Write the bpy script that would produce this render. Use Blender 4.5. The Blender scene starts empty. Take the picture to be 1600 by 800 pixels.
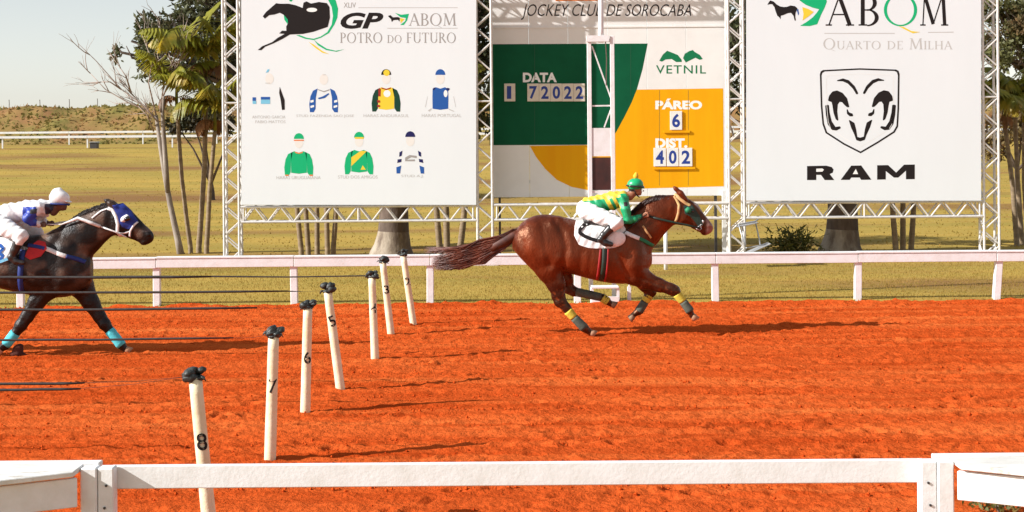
import bpy, bmesh, math, random
import numpy as np
from mathutils import Vector, Matrix

random.seed(7)
scene = bpy.context.scene
COL = scene.collection
rad = math.radians

# ---------------------------------------------------------------- camera, sky, sun, exposure
FPX = 2500.0            # focal length in photograph pixels (photo is 1600 wide)
PX0, PY0 = 800.0, 215.0  # principal point: horizon at y = 215
CAMH = 2.45
ROLL = rad(0.46)
cam_d = bpy.data.cameras.new('camera')
cam = bpy.data.objects.new('camera', cam_d)
COL.objects.link(cam)
cam.location = (0, 0, CAMH)
cam.rotation_euler = (Matrix.Rotation(rad(90), 4, 'X') @ Matrix.Rotation(-ROLL, 4, 'Z')).to_euler()
cam_d.sensor_width = 36.0
cam_d.lens = FPX / 1600.0 * 36.0
cam_d.shift_y = -(400.0 - PY0) / 1600.0
cam_d.clip_start = 0.1
cam_d.clip_end = 6000
scene.camera = cam

SUN_EL, SUN_A = rad(30), rad(18.5)       # light comes from the left and a little from behind the camera
world = bpy.data.worlds.new('World')
scene.world = world
world.use_nodes = True
wn = world.node_tree
wn.nodes.clear()
sky = wn.nodes.new('ShaderNodeTexSky')
sky.sky_type = 'NISHITA'
sky.sun_disc = False
sky.sun_elevation = SUN_EL
sky.sun_rotation = rad(270) - SUN_A
sky.air_density = 1.0
sky.dust_density = 0.5
sky.ozone_density = 1.0
bg = wn.nodes.new('ShaderNodeBackground')
bg.inputs['Strength'].default_value = 0.08
wo = wn.nodes.new('ShaderNodeOutputWorld')
hs = wn.nodes.new('ShaderNodeHueSaturation')      # milky dry-season haze: the whole sky is paler
hs.inputs['Saturation'].default_value = 0.36
wn.links.new(sky.outputs[0], hs.inputs['Color'])
wn.links.new(hs.outputs[0], bg.inputs[0])
wn.links.new(bg.outputs[0], wo.inputs[0])
sun_d = bpy.data.lights.new('sun', 'SUN')
sun_d.energy = 4.0
sun_d.angle = rad(0.5)
sun_d.color = (1.0, 0.975, 0.945)
sun = bpy.data.objects.new('sun', sun_d)
COL.objects.link(sun)
sdir = Vector((math.cos(SUN_A) * math.cos(SUN_EL), math.sin(SUN_A) * math.cos(SUN_EL), -math.sin(SUN_EL)))
sun.rotation_euler = sdir.to_track_quat('-Z', 'Y').to_euler()
scene.view_settings.view_transform = 'Standard'
scene.view_settings.look = 'None'
scene.view_settings.gamma = 1.0
scene.view_settings.exposure = 0.93
scene.view_settings.use_curve_mapping = False
scene.render.resolution_x, scene.render.resolution_y = 1024, 512

# ---------------------------------------------------------------- helpers
_c, _s = math.cos(ROLL), math.sin(ROLL)


def P(px, py, Y):
    """photo pixel seen at depth Y -> world point (where the thing really stands)."""
    u, v = px - PX0, py - PY0
    uu = u * _c - v * _s
    vv = u * _s + v * _c
    return Vector((uu * Y / FPX, Y, CAMH - vv * Y / FPX))


def G(px, py):
    """photo pixel on flat ground z=0 -> world point."""
    u, v = px - PX0, py - PY0
    vv = u * _s + v * _c
    return P(px, py, FPX * CAMH / vv)


def mesh(name, verts, faces, smooth=False):
    me = bpy.data.meshes.new(name)
    me.from_pydata([tuple(v) for v in verts], [], faces)
    if smooth:
        me.polygons.foreach_set('use_smooth', [True] * len(me.polygons))
    me.update()
    return me


def link(name, me, parent=None, loc=(0, 0, 0), m=None, rot=None):
    o = bpy.data.objects.new(name, me)
    COL.objects.link(o)
    o.location = loc
    if rot is not None:
        o.rotation_euler = rot
    if parent is not None:
        o.parent = parent
    if m is not None and me is not None and len(me.materials) == 0:
        me.materials.append(m)
    return o


def tag(o, label, cat, group=None):
    o['label'] = label
    o['category'] = cat
    if group:
        o['group'] = group
    return o


def thing(name, loc, label, cat, group=None):
    o = bpy.data.objects.new(name, None)
    o.empty_display_size = 0.2
    COL.objects.link(o)
    o.location = loc
    return tag(o, label, cat, group)


class MB:
    def __init__(self):
        self.v, self.f = [], []

    def add(self, vs, fs):
        n = len(self.v)
        self.v += [Vector(v) for v in vs]
        self.f += [tuple(i + n for i in f) for f in fs]

    def box(self, x0, x1, y0, y1, z0, z1):
        vs = [(x, y, z) for z in (z0, z1) for y in (y0, y1) for x in (x0, x1)]
        self.add(vs, [(0, 2, 3, 1), (4, 5, 7, 6), (0, 1, 5, 4), (2, 6, 7, 3), (0, 4, 6, 2), (1, 3, 7, 5)])

    def bar(self, a, b, w, h, up=(0, 0, 1)):
        """rectangular bar a->b; w across, h along up"""
        a, b = Vector(a), Vector(b)
        d = (b - a).normalized()
        s = d.cross(Vector(up))
        if s.length < 1e-5:
            s = d.cross(Vector((0, 1, 0)))
        s.normalize()
        t = s.cross(d)
        vs = []
        for p in (a, b):
            for i, j in ((-1, -1), (1, -1), (1, 1), (-1, 1)):
                vs.append(p + s * (i * w / 2) + t * (j * h / 2))
        self.add(vs, [(0, 1, 2, 3), (7, 6, 5, 4), (0, 4, 5, 1), (1, 5, 6, 2), (2, 6, 7, 3), (3, 7, 4, 0)])

    def tube(self, pts, rs, n=8, cap=True, sq=1.0):
        pts = [Vector(p) for p in pts]
        if not hasattr(rs, '__len__'):
            rs = [rs] * len(pts)
        m = len(pts)
        base = len(self.v)
        prev = None
        for i, p in enumerate(pts):
            d = (pts[min(i + 1, m - 1)] - pts[max(i - 1, 0)])
            if d.length < 1e-9:
                d = Vector((0, 0, 1))
            d.normalize()
            if prev is None:
                ref = Vector((0, 1, 0)) if abs(d.y) < 0.8 else Vector((1, 0, 0))
            else:
                ref = prev
            a = (ref - d * ref.dot(d))
            if a.length < 1e-6:
                a = d.orthogonal()
            a.normalize()
            prev = a
            b = d.cross(a)
            for k in range(n):
                t = 2 * math.pi * k / n
                self.v.append(p + a * (math.cos(t) * rs[i] * sq) + b * (math.sin(t) * rs[i]))
        for i in range(m - 1):
            for k in range(n):
                k2 = (k + 1) % n
                self.f.append((base + i * n + k, base + i * n + k2, base + (i + 1) * n + k2, base + (i + 1) * n + k))
        if cap:
            self.f.append(tuple(base + k for k in range(n))[::-1])
            self.f.append(tuple(base + (m - 1) * n + k for k in range(n)))

    def prism(self, poly, y0, y1):
        """poly: list of (x,z); extruded y0..y1"""
        n = len(poly)
        vs = [(x, y0, z) for x, z in poly] + [(x, y1, z) for x, z in poly]
        fs = [tuple(range(n)), tuple(range(2 * n - 1, n - 1, -1))]
        fs += [(i, i + n, (i + 1) % n + n, (i + 1) % n) for i in range(n)]
        self.add(vs, fs)

    def build(self, name, m, parent=None, origin=None, smooth=False, bevel=0):
        if parent is not None and origin is None:
            origin = Vector(parent.location)
            par_loc = Vector((0, 0, 0))
        else:
            origin = Vector(origin) if origin is not None else Vector((0, 0, 0))
            par_loc = origin - Vector(parent.location) if parent is not None else origin
        me = mesh(name, [v - origin for v in self.v], self.f, smooth)
        if bevel:
            bm = bmesh.new()
            bm.from_mesh(me)
            bmesh.ops.recalc_face_normals(bm, faces=bm.faces)
            bmesh.ops.bevel(bm, geom=list(bm.edges), offset=bevel, segments=1, affect='EDGES')
            bm.to_mesh(me)
            bm.free()
        return link(name, me, parent, par_loc, m)


# numpy value noise
_rng = np.random.default_rng(11)
_tab = _rng.random((256, 256)).astype(np.float32)


def vnoise(x, y, seed=0):
    x = np.asarray(x, np.float64) + seed * 17.31
    y = np.asarray(y, np.float64) + seed * 9.77
    xi, yi = np.floor(x).astype(int), np.floor(y).astype(int)
    fx, fy = x - xi, y - yi
    fx = fx * fx * (3 - 2 * fx)
    fy = fy * fy * (3 - 2 * fy)
    a = _tab[xi & 255, yi & 255]
    b = _tab[(xi + 1) & 255, yi & 255]
    c = _tab[xi & 255, (yi + 1) & 255]
    d = _tab[(xi + 1) & 255, (yi + 1) & 255]
    return (a * (1 - fx) + b * fx) * (1 - fy) + (c * (1 - fx) + d * fx) * fy - 0.5


def fbm(x, y, seed=0, o=4):
    s, a = 0, 1.0
    for i in range(o):
        s = s + a * vnoise(x * 2 ** i, y * 2 ** i, seed + i)
        a *= 0.5
    return s


# ---------------------------------------------------------------- materials
def pm(name, c1, c2=None, scale=4.0, rough=0.6, bump=0.0, bscale=30.0, spec=0.4, lo=0.35, hi=0.65,
       attr=False, stretch=None, metallic=0.0, c3=None, scale3=1.0, coat=0.0, coords='Object', trans=0.0, lo3=0.5, hi3=0.68, bdist=0.02, tint=None, biso=False):
    m = bpy.data.materials.new(name)
    m.use_nodes = True
    nt = m.node_tree
    L = nt.links.new
    b = nt.nodes['Principled BSDF']
    b.inputs['Roughness'].default_value = rough
    b.inputs['Specular IOR Level'].default_value = spec
    b.inputs['Metallic'].default_value = metallic
    if coat:
        b.inputs['Coat Weight'].default_value = coat
        b.inputs['Coat Roughness'].default_value = 0.3
    if tint:
        b.inputs['Specular Tint'].default_value = (*tint, 1)
    tc = nt.nodes.new('ShaderNodeTexCoord')
    mp = nt.nodes.new('ShaderNodeMapping')
    if stretch:
        mp.inputs['Scale'].default_value = stretch
    L(tc.outputs[coords], mp.inputs[0])

    def noise(sc, det=5.0):
        n = nt.nodes.new('ShaderNodeTexNoise')
        n.inputs['Scale'].default_value = sc
        n.inputs['Detail'].default_value = det
        n.inputs['Roughness'].default_value = 0.62
        L(mp.outputs[0], n.inputs['Vector'])
        return n

    def mixc(fac, a, bb, mode='MIX'):
        x = nt.nodes.new('ShaderNodeMix')
        x.data_type = 'RGBA'
        x.blend_type = mode
        if hasattr(fac, 'is_linked'):
            L(fac, x.inputs[0])
        else:
            x.inputs[0].default_value = fac
        for s, val in ((x.inputs[6], a), (x.inputs[7], bb)):
            if hasattr(val, 'is_linked'):
                L(val, s)
            else:
                s.default_value = (*val, 1)
        return x.outputs[2]

    def ramp(src, lo_, hi_):
        r = nt.nodes.new('ShaderNodeMapRange')
        r.inputs[1].default_value = lo_
        r.inputs[2].default_value = hi_
        L(src, r.inputs[0])
        return r.outputs[0]
    out = None
    if attr:
        at = nt.nodes.new('ShaderNodeAttribute')
        at.attribute_name = 'Col'
        out = at.outputs['Color']
        if c2 is not None:
            n = noise(scale)
            out = mixc(ramp(n.outputs[0], lo, hi), out, mixc(1.0, out, c2, 'MULTIPLY'))
    elif c2 is not None:
        n = noise(scale)
        out = mixc(ramp(n.outputs[0], lo, hi), c1, c2)
    if c3 is not None:
        n = noise(scale3, 6.0)
        out = mixc(ramp(n.outputs[0], lo3, hi3), out if out is not None else c1, c3)
    if out is None:
        b.inputs['Base Color'].default_value = (*c1, 1)
    else:
        L(out, b.inputs['Base Color'])
    if bump:
        n = noise(bscale, 6.0 if biso else 4.0)
        if biso:
            L(tc.outputs[coords], n.inputs['Vector'])
        bp = nt.nodes.new('ShaderNodeBump')
        bp.inputs['Strength'].default_value = bump
        bp.inputs['Distance'].default_value = bdist
        L(n.outputs[0], bp.inputs['Height'])
        L(bp.outputs[0], b.inputs['Normal'])
    if trans:
        b.inputs['Subsurface Weight'].default_value = 0.0
        tr = nt.nodes.new('ShaderNodeBsdfTranslucent')
        if out is not None:
            L(out, tr.inputs[0])
        else:
            tr.inputs[0].default_value = (*c1, 1)
        ms = nt.nodes.new('ShaderNodeMixShader')
        ms.inputs[0].default_value = trans
        L(b.outputs[0], ms.inputs[1])
        L(tr.outputs[0], ms.inputs[2])
        L(ms.outputs[0], nt.nodes['Material Output'].inputs[0])
    return m


M = {}
M['dirt'] = pm('red_dirt', (0.58, 0.098, 0.020), (0.44, 0.058, 0.010), scale=2.0, rough=1.0, bump=0.8, bscale=21, spec=0.0,
               stretch=(0.16, 1.7, 1), c3=(0.66, 0.145, 0.034), scale3=0.9, lo3=0.50, hi3=0.72, bdist=.05, biso=True)
M['clod'] = pm('dirt_clod', (0.54, 0.085, 0.014), (0.38, 0.045, 0.008), scale=3, rough=1.0, bump=0.5, bscale=40, spec=0.0)
M['grass'] = pm('dry_grass_ground', (0.41, 0.270, 0.058), (0.28, 0.212, 0.044), scale=0.45, rough=0.95, bump=0.9, bscale=9, spec=0.1,
                c3=(0.22, 0.115, 0.040), scale3=0.11, stretch=(0.3, 1.0, 1), lo3=0.50, hi3=0.62)
M['blade'] = pm('grass_blade', (0.42, 0.26, 0.068), (0.26, 0.20, 0.042), scale=2.5, rough=0.8, spec=0.1, trans=0.5)
M['bank'] = pm('bank_soil_and_scrub', (0.24, 0.185, 0.055), (0.27, 0.14, 0.06), scale=0.28, rough=0.95, bump=1.0, bscale=2.5, spec=0.1,
               c3=(0.13, 0.12, 0.032), scale3=0.35)
M['white_paint'] = pm('white_paint', (0.78, 0.79, 0.79), (0.70, 0.70, 0.68), scale=7, rough=0.5, bump=0.12, bscale=40,
                      c3=(0.56, 0.44, 0.32), scale3=7, lo3=0.66, hi3=0.80)
M['weathered_white'] = pm('weathered_white_paint', (0.78, 0.77, 0.74), (0.60, 0.58, 0.53), scale=6, rough=0.7, bump=0.3, bscale=35,
                          c3=(0.36, 0.30, 0.22), scale3=11, stretch=(0.35, 1, 1), lo3=0.60, hi3=0.72)
M['post_paint'] = pm('cream_post_paint', (0.80, 0.72, 0.52), (0.70, 0.58, 0.36), scale=5, rough=0.55, bump=0.2, bscale=30,
                     c3=(0.58, 0.34, 0.16), scale3=6, lo3=0.60, hi3=0.78)
M['alu'] = pm('aluminium_truss', (0.74, 0.72, 0.69), (0.60, 0.57, 0.54), scale=12, rough=0.45, metallic=0.25, spec=0.5)
M['vinyl'] = pm('white_vinyl', (0.755, 0.79, 0.82), (0.73, 0.765, 0.795), scale=0.8, rough=0.5, bump=0.10, bscale=1.2, stretch=(1, 1, 0.35))
M['board_white'] = pm('board_white', (0.80, 0.79, 0.77), (0.74, 0.73, 0.71), scale=1.5, rough=0.6, spec=.15)
M['board_green'] = pm('board_green', (0.003, 0.095, 0.040), (0.002, 0.078, 0.033), scale=2, rough=0.6, spec=.12)
M['board_yellow'] = pm('board_yellow', (0.80, 0.39, 0.004), (0.76, 0.33, 0.003), scale=1.2, rough=0.6, spec=.12, stretch=(2, 1, 0.2))
M['seam'] = pm('panel_seam', (0.30, 0.16, 0.02))
M['seam_green'] = pm('panel_seam_green', (0.004, 0.07, 0.03))
M['ink'] = pm('black_ink', (0.018, 0.014, 0.014), rough=0.6, spec=.12)
M['ink_grey'] = pm('grey_ink', (0.34, 0.32, 0.31), rough=0.6, spec=.12)
M['ink_lgrey'] = pm('pale_grey_ink', (0.52, 0.51, 0.50), rough=0.6, spec=.12)
M['p_white'] = pm('print_white', (0.83, 0.83, 0.82), rough=0.6, spec=.12)
M['p_face'] = pm('print_face', (0.76, 0.73, 0.70), rough=0.6, spec=.12)
M['p_green'] = pm('print_green', (0.01, 0.42, 0.17), rough=0.6, spec=.12)
M['p_yellow'] = pm('print_yellow', (0.80, 0.58, 0.05), rough=0.6, spec=.12)
M['p_dgreen'] = pm('print_dark_green', (0.012, 0.055, 0.035), rough=0.6, spec=.12)
M['p_blue'] = pm('print_blue', (0.025, 0.10, 0.36), rough=0.6, spec=.12)
M['p_lblue'] = pm('print_light_blue', (0.20, 0.52, 0.72), rough=0.6, spec=.12)
M['p_navy'] = pm('print_navy', (0.02, 0.02, 0.10), rough=0.6, spec=.12)
M['p_orange'] = pm('print_orange', (0.75, 0.20, 0.06), rough=0.6, spec=.12)
M['p_red'] = pm('print_red', (0.35, 0.03, 0.02), rough=0.6, spec=.12)
M['p_ogreen'] = pm('logo_green', (0.01, 0.17, 0.07), rough=0.6, spec=.12)
M['card'] = pm('number_card', (0.72, 0.66, 0.56), (0.64, 0.57, 0.47), scale=9, rough=0.6)
M['card_white'] = pm('white_number_card', (0.80, 0.79, 0.76), (0.72, 0.71, 0.68), scale=9, rough=0.6)
M['digit_blue'] = pm('digit_blue', (0.015, 0.045, 0.26), rough=0.5)
M['rubber'] = pm('black_rubber', (0.012, 0.016, 0.014), (0.035, 0.04, 0.036), scale=9, rough=0.5, bump=0.5, bscale=25, spec=0.5)
M['rope'] = pm('dark_rope', (0.045, 0.04, 0.035), (0.025, 0.02, 0.02), scale=20, rough=0.7)
M['dark_panel'] = pm('dark_glass_panel', (0.10, 0.028, 0.022), (0.02, 0.015, 0.015), scale=1.2, rough=0.35)
M['steel'] = pm('grey_steel', (0.45, 0.46, 0.47), (0.33, 0.34, 0.35), scale=10, rough=0.4, metallic=0.5)
M['dark_steel'] = pm('dark_steel', (0.05, 0.045, 0.045), rough=0.5)
M['sunlit_bark'] = pm('painted_sunlit_bark', (0.38, 0.32, 0.25), (0.22, 0.17, 0.12), scale=4, rough=0.9, bump=0.8, bscale=14, stretch=(1, 1, 0.4), c3=(0.13, 0.095, 0.07), scale3=3, lo3=.46, hi3=.6)  # paler bark tone standing for sunlight on the trunk foot
M['bark'] = pm('bark', (0.15, 0.11, 0.085), (0.075, 0.052, 0.04), scale=5, rough=0.9, bump=0.8, bscale=14, stretch=(1, 1, 0.3))
M['pale_bark'] = pm('pale_bark', (0.36, 0.31, 0.26), (0.20, 0.16, 0.13), scale=3, rough=0.9, bump=0.5, bscale=14, stretch=(1, 1, 0.35))
M['palm_stem'] = pm('palm_stem', (0.30, 0.22, 0.13), (0.17, 0.12, 0.075), scale=3, rough=0.8, bump=0.4, bscale=8, stretch=(0.5, 0.5, 3))
M['twig'] = pm('bare_twig', (0.42, 0.33, 0.28), (0.28, 0.21, 0.17), scale=4, rough=0.9)
M['leaf_dark'] = pm('leaf_dark', (0.11, 0.118, 0.052), (0.055, 0.062, 0.028), scale=0.9, rough=0.6, trans=0.25, c3=(0.13, 0.095, 0.05), scale3=1.3, spec=0.3)
M['leaf_olive'] = pm('leaf_olive', (0.13, 0.13, 0.045), (0.07, 0.075, 0.028), scale=0.9, rough=0.6, trans=0.25, c3=(0.19, 0.10, 0.045), scale3=0.9, spec=0.3)
M['leaf_bush'] = pm('leaf_bush', (0.13, 0.13, 0.025), (0.07, 0.09, 0.018), scale=4, rough=0.6, trans=0.3, c3=(0.22, 0.13, 0.03), scale3=5)
M['frond'] = pm('palm_frond', (0.34, 0.32, 0.03), (0.13, 0.16, 0.022), scale=1.6, rough=0.45, trans=0.42, c3=(0.46, 0.33, 0.035), scale3=1.3, spec=0.5)
M['frond_dead'] = pm('dead_palm_frond', (0.30, 0.14, 0.05), (0.19, 0.085, 0.035), scale=3, rough=0.8, trans=0.2)

# ================================================================ SETTING
def grid(name, xs, ys, zf, m):
    X, Y = np.meshgrid(xs, ys)
    Z = zf(X, Y)
    nx, ny = len(xs), len(ys)
    co = np.stack([X, Y, Z], -1).reshape(-1, 3)
    i = np.arange(nx * ny).reshape(ny, nx)
    q = np.stack([i[:-1, :-1], i[:-1, 1:], i[1:, 1:], i[1:, :-1]], -1).reshape(-1, 4)
    me = bpy.data.meshes.new(name)
    me.vertices.add(len(co))
    me.vertices.foreach_set('co', co.astype(np.float32).ravel())
    me.loops.add(q.size)
    me.loops.foreach_set('vertex_index', q.ravel().astype(np.int32))
    me.polygons.add(len(q))
    me.polygons.foreach_set('loop_start', np.arange(0, q.size, 4, dtype=np.int32))
    me.polygons.foreach_set('use_smooth', np.ones(len(q), bool))
    me.update()
    me.validate()
    o = link(name, me, m=m)
    o['kind'] = 'structure'
    return o


def sstep(a, b, x):
    t = np.clip((x - a) / (b - a), 0, 1)
    return t * t * (3 - 2 * t)


FENCE_Y = 23.8
NEAR_Y = 8.70


def ground_z(X, Y):
    X, Y = np.asarray(X, float), np.asarray(Y, float)
    z = 2.15 * sstep(45, 128, Y)
    z = z + 0.05 * fbm(X * 0.25, Y * 0.25, 3) * sstep(24, 28, Y)
    z = z - 0.16 * sstep(7.4, 8.0, Y) * (1 - sstep(23.45, 23.75, Y))
    return z


xs = np.concatenate([np.linspace(-700, -60, 14), np.linspace(-55, -16, 20), np.linspace(-15, 15, 121), np.linspace(16, 55, 20), np.linspace(60, 700, 14)])
ys = np.concatenate([np.linspace(-60, 6, 10), np.linspace(7, 9, 9), np.linspace(12, 22, 4), np.linspace(23, 36, 66), np.linspace(37, 160, 70), np.linspace(180, 3000, 14)])
grid('ground', xs, ys, ground_z, M['grass'])


_hp = _rng.random((1500, 4))
HOOF = [(-9 + 18 * a, 9.2 + 14.0 * b, 0.045 + 0.04 * c, 0.014 + 0.040 * d * d) for a, b, c, d in _hp]


def dirt_z(X, Y):
    dens = 0.75 + 0.5 * vnoise(X * 0.25, Y * 0.5, 21)
    z = 0.010 * fbm(X * 0.7, Y * 3.2, 5, 3) + 0.016 * dens * fbm(X * 3.4, Y * 7.2, 8, 3) + 0.036 * dens * np.maximum(fbm(X * 9.5, Y * 12, 12, 3) - 0.05, 0)
    z = z + 0.036 * vnoise(X * 14, Y * 16, 17) * (0.6 + vnoise(X * 0.8, Y * 2.5, 19))
    z = z + 0.011 * np.sin(Y * 9.0 + 2.0 * vnoise(X * 0.3, Y * 0.3, 2)) * (0.6 + vnoise(X * 0.5, Y * 1.5, 4))
    core = np.abs(X) < 9.5
    Xc, Yc = X[0], Y[:, 0]
    for hx, hy, r, d in HOOF:
        i0, i1 = np.searchsorted(Xc, [hx - 2.2 * r, hx + 2.2 * r])
        j0, j1 = np.searchsorted(Yc, [hy - 2.2 * r, hy + 2.2 * r])
        if i1 <= i0 or j1 <= j0:
            continue
        q = ((X[j0:j1, i0:i1] - hx) ** 2 + (Y[j0:j1, i0:i1] - hy) ** 2) / (r * r)
        z[j0:j1, i0:i1] += -d * np.exp(-q * 1.6) + 0.45 * d * np.exp(-(np.sqrt(q) - 1.35) ** 2 * 6)
    e = sstep(22.6, 23.5, Y)
    z = z + 0.035 * e * (0.6 + 2 * np.maximum(fbm(X * 2.4, Y * 4, 31, 3), -0.2))
    z = z * (1 - sstep(23.62, 23.80, Y)) - 0.12 * sstep(23.55 + 0.12 * vnoise(X * 2.5, X * 0, 6), 23.86, Y) - 0.12 * (1 - sstep(7.7, 8.0, Y))
    return z


xs = np.concatenate([np.linspace(-130, -10, 40), np.arange(-9.4, 9.4, 0.034), np.linspace(10, 130, 40)])
ys = np.concatenate([np.arange(7.65, 9.6, 0.08), np.arange(9.6, 16, 0.026), np.arange(16, 23.95, 0.034)])
grid('dirt_track', xs, ys, dirt_z, M['dirt'])

# loose clods on the track (uncountable)
cl = MB()
for _ in range(5200):
    if random.random() < 0.30:
        y = random.uniform(22.9, 23.6)
    else:
        y = 9.4 + 14.2 * random.random()
        row = round(y / 0.8) * 0.8
        y = y + (row - y) * random.choice((0, 0.75, 0.9))
    x = random.uniform(-0.36, 0.36) * y
    r = random.choice((0.007, 0.009, 0.011, 0.013, 0.016))
    c = Vector((x, y, r * 0.45))
    v = [c + Vector((a * r * random.uniform(.7, 1.5), b * r * random.uniform(.7, 1.3), d * r * random.uniform(.6, 1.1)))
         for a, b, d in ((1, 0, 0), (0, 1, 0), (-1, 0, 0), (0, -1, 0), (0, 0, 1), (0, 0, -1))]
    cl.add(v, [(0, 1, 4), (1, 2, 4), (2, 3, 4), (3, 0, 4), (1, 0, 5), (2, 1, 5), (3, 2, 5), (0, 3, 5)])
o = cl.build('dirt_clods', M['clod'])
o['kind'] = 'stuff'
tag(o, 'small loose red dirt clods scattered over the track', 'dirt clods')

# far bank
def bank_z(X, Y):
    h = 3.9 + 0.25 * fbm(X * 0.05, X * 0 + 3, 4, 3) + 0.004 * X
    z = 2.1 + h * sstep(137, 148, Y + 2.0 * fbm(X * 0.12, Y * 0.1, 9, 3)) + 0.5 * fbm(X * 0.5, Y * 0.5, 14, 4) * sstep(138, 143, Y) * (1 - 0.75 * sstep(146, 149, Y))
    return z - 0.25


xs = np.concatenate([np.linspace(-500, -75, 30), np.linspace(-70, 70, 281), np.linspace(75, 500, 30)])
ys = np.concatenate([np.linspace(133, 151, 46), np.linspace(153, 260, 10)])
grid('hill', xs, ys, bank_z, M['bank'])

# scrub growing on the bank and grass blades by the far rail: nobody could count them
def blades(name, n, xr, yr, zf, hmin, hmax, w, m, label, cat, follow=True):
    X = np.array([random.random() for _ in range(n)])
    Y = np.array([random.random() for _ in range(n)])
    Y = yr[0] + (yr[1] - yr[0]) * Y
    X = (xr[0] + (xr[1] - xr[0]) * X) * (Y if follow else 1)
    Zg = zf(X, Y)
    H = hmin + (hmax - hmin) * _rng.random(n) ** 1.5
    A = _rng.random(n) * math.pi
    LX, LY = (_rng.random(n) - .5) * H * 1.1, (_rng.random(n) - .5) * H * 1.1
    dx, dy = np.cos(A) * w / 2, np.sin(A) * w / 2
    v = np.empty((n, 3, 3))
    v[:, 0] = np.stack([X - dx, Y - dy, Zg - 0.01], -1)
    v[:, 1] = np.stack([X + dx, Y + dy, Zg - 0.01], -1)
    v[:, 2] = np.stack([X + LX, Y + LY, Zg + H], -1)
    me = bpy.data.meshes.new(name)
    me.vertices.add(3 * n)
    me.vertices.foreach_set('co', v.astype(np.float32).ravel())
    me.loops.add(3 * n)
    me.loops.foreach_set('vertex_index', np.arange(3 * n, dtype=np.int32))
    me.polygons.add(n)
    me.polygons.foreach_set('loop_start', np.arange(0, 3 * n, 3, dtype=np.int32))
    me.update()
    o = link(name, me, m=m)
    o['kind'] = 'stuff'
    return tag(o, label, cat)


blades('grass', 90000, (-0.36, 0.36), (23.62, 33.5), ground_z, 0.010, 0.042, 0.014, M['blade'], 'short dry grass behind the far white rail', 'grass')
blades('field_grass', 30000, (-0.36, 0.36), (33.5, 112), ground_z, 0.015, 0.055, 0.05, M['blade'], 'dry golden grass of the wide field behind the screens', 'grass')
blades('bank_scrub', 7000, (-0.36, 0.36), (138, 149), bank_z, 0.06, 0.36, 0.34, pm('scrub_leaf', (0.24, 0.19, 0.05), (0.15, 0.145, 0.035), scale=0.3, rough=0.9, c3=(0.30, 0.17, 0.06), scale3=0.4, lo3=0.5, hi3=0.6, trans=.45),
       'dry scrub and tall grass covering the far bank', 'scrub')

# ridge posts on the bank
for px, wh in ((14, 'leftmost'), (62, 'second from left'), (108, 'middle'), (152, 'fourth from left'), (206, 'rightmost')):
    b = P(px, 165, 149)
    g = float(bank_z(np.array([[b.x]]), np.array([[149.0]]))[0, 0])
    mb = MB()
    mb.tube([(b.x, 149, g - 0.2), (b.x + 0.03, 149, g + 0.5), (b.x + 0.01, 149, g + 0.85)], [0.035, 0.032, 0.03], 6)
    mb.bar((b.x - 0.02, 149, g + 0.82), (b.x + 0.05, 149, g + 0.82), 0.05, 0.05)
    o = mb.build('ridge_post', M['bark'], origin=(b.x, 149, g))
    tag(o, wh + ' thin post on the ridge of the far bank against the sky', 'post', 'posts on the far bank ridge')

# ================================================================ RAILS
def far_track_rail(Y, x0, x1, h, label, span=6.0):
    gz = float(ground_z(np.array([0.0]), np.array([Y]))[0])
    t = thing('far_rail_fence', ((x0 + x1) / 2, Y, gz), label, 'fence')
    n = int((x1 - x0) / span)
    me = None
    for i in range(n):
        a = x0 + i * span
        mb = MB()
        mb.bar((a + 0.01, Y, gz + h), (a + span - 0.01, Y, gz + h), 0.1, 0.16)
        mb.build('rail', M['white_paint'], t)
        mp_ = MB()
        mp_.bar((a, Y + .06, gz - 0.3), (a, Y + .06, gz + h), 0.09, 0.09)
        mp_.build('post', M['white_paint'], t)
    return t


far_track_rail(130, -48, 48, 1.02, 'thin white rail running along the foot of the far bank')
far_track_rail(113, -42, 42, 0.80, 'thin white rail crossing the field in front of the far bank rail')

# dark box by the far rail
b = P(147, 221, 111.0)
gz = float(ground_z(np.array([b.x]), np.array([111.0]))[0])
t = thing('utility_box', (b.x, 111, gz), 'small dark box standing on the far field by the rail', 'box')
mb = MB(); mb.box(b.x - .26, b.x + .26, 110.8, 111.3, gz, gz + .42); mb.build('box_body', M['dark_steel'], t, bevel=0.02)
mb = MB(); mb.prism([(b.x - .32, gz + .42), (b.x + .32, gz + .42), (b.x + .28, gz + .48), (b.x - .28, gz + .48)], 110.75, 111.35); mb.build('lid', M['steel'], t)
mb = MB(); mb.box(b.x - .32, b.x + .32, 110.75, 111.4, gz - .05, gz + .03); mb.build('plinth', M['bark'], t)

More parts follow.
